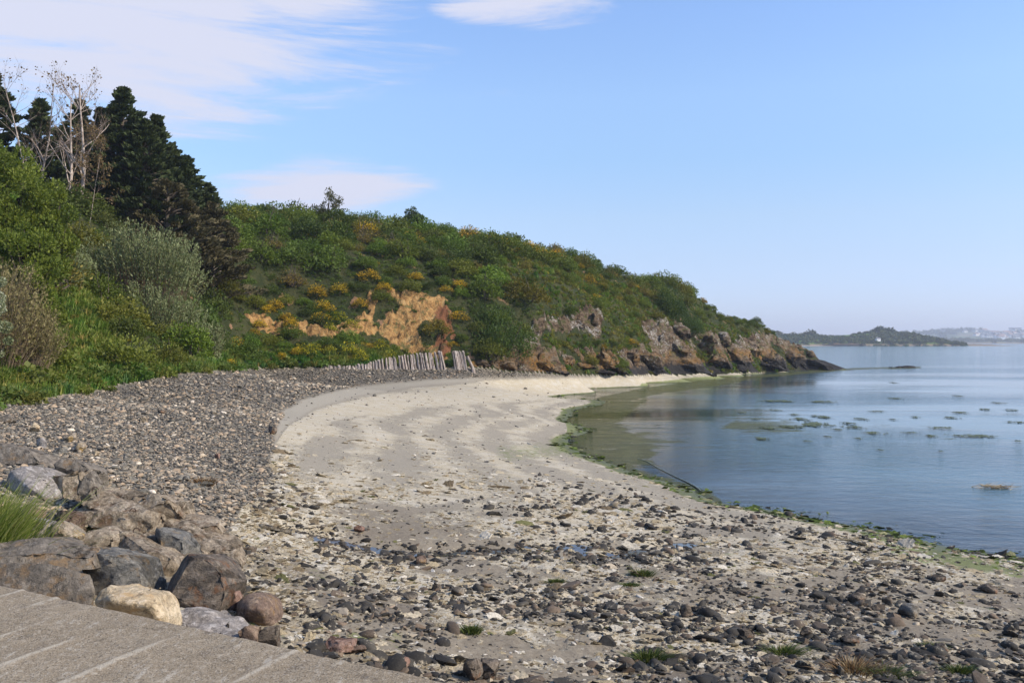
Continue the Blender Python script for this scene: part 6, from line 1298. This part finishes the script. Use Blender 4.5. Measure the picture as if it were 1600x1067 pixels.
ZB = [(1452, 1490, 'town left end'), (1490, 1520, 'town centre left'), (1520, 1550, 'town centre'), (1550, 1575, 'town centre right'), (1575, 1600, 'photo right edge')]
for k in range(130):
    b = ZB[int(r.choice(5, p=[.14, .18, .24, .22, .22]))]; v_ = int(r.choice(4, p=[.3, .32, .22, .16])); w_ = zn[v_]; px = r.uniform(b[0], b[1]+(120 if b[1] == 1600 and r.random() < .3 else 0)); T = r.uniform(w_[1], w_[2]); j = int(r.integers(0, 5))
    x, y, z = z2(px, T); tn = ['slate roofed white', 'wide white', 'low white', 'warm roofed pale', 'long white'][j]
    o = place(hs[j], (x, y+r.uniform(-25, 25), max(z, 2)+.5), float(r.uniform(.9, 1.5)), (1, 1, 1), r.uniform(-.6, .6), f'{tn} distant house {w_[0]}, {b[2]}', 'house', f'far houses {w_[0]}, {b[2]}', 'house')
x, y, z = z1(1327, -.86); place(hs[2], (x, y-3, z+1.0), .38, (1, 1, 1), .2, 'lone white house on the rocks of the far headland', 'house', None, 'house')
# pale strand and low rocks under the far headland
c = [PZ(px, py, .3) for px, py in [(1222, 540.6), (1290, 540.6), (1290, 541.6), (1222, 542.0)]]
g = mat('far_sand'); tag(mk('far_strand', [(-1, 0, 0)]*0+[(c[0][0], 800, .6), (c[1][0]+30, 815, .6), (c[1][0]+24, 770, .12), (c[0][0]+0, 762, .12)], [(0, 1, 2, 3)][::-1], finish(g, (.5, .42, .33), .9)), kind='structure')
for i, (px, w, h) in enumerate([(1318, 60, 5), (1335, 34, 4), (1293, 26, 2.5)]):
    Yd = 790; s = Yd/F; v = np.random.default_rng(2200+i).normal(size=(16, 3)); v /= np.linalg.norm(v, axis=1)[:, None]; V = v*np.array([w*s*.55, 10, h*s])+np.array([(px-CX)*s, Yd, .2])
    o = hull_mesh('sea_rock', V, mhead, 2.2, .8, 40+i, center=((px-CX)*s, Yd, -1)); tag(o, ['wide dark rock ledge at the foot of the far headland', 'small dark rock at the right end of the far ledge', 'low dark rock beside the far pale strand'][i], 'rock', 'rocks under the far headland')
# the air: pale even haze over land and sea, the sky outside it
Vh = [(sx_, sy_, sz_) for sz_ in (-8, 75) for sx_, sy_ in ((-12000, -60), (15000, -60), (15000, 4300), (-12000, 4300))]
Fh = [(3, 2, 1, 0), (4, 5, 6, 7), (0, 1, 5, 4), (1, 2, 6, 5), (2, 3, 7, 6), (3, 0, 4, 7)]
hm = bpy.data.materials.new('pale_haze'); hm.use_nodes = True; g = G(hm.node_tree)
v = g.n('ShaderNodeVolumePrincipled', {'Color': (.80, .87, 1.0), 'Density': .00028, 'Anisotropy': .2})
g.t.links.new(v.outputs[0], g.n('ShaderNodeOutputMaterial').inputs['Volume'])
tag(mk('haze', Vh, Fh, hm), kind='stuff')

# labels: whatever still reads alike is told apart by its order from the left
scene.view_layers[0].update()
same = {}
for o in C.objects:
    if o.parent is None and 'label' in o.keys(): same.setdefault(o['label'], []).append(o)
ORD = ['first', 'second', 'third', 'fourth', 'fifth', 'sixth', 'seventh', 'eighth', 'ninth', 'tenth', 'eleventh', 'twelfth', 'thirteenth', 'fourteenth', 'fifteenth', 'sixteenth', 'seventeenth', 'eighteenth', 'nineteenth', 'twentieth']
for lb, v in same.items():
    if len(v) > 1:
        v.sort(key=lambda o: o.location.x/o.location.y)
        for k, o in enumerate(v):
            w = 'leftmost' if k == 0 else 'rightmost' if k == len(v)-1 else (ORD[k]+' from left' if k < 20 else ORD[min(19, len(v)-1-k)]+' from right'); o['label'] = f'{lb}, {w}'
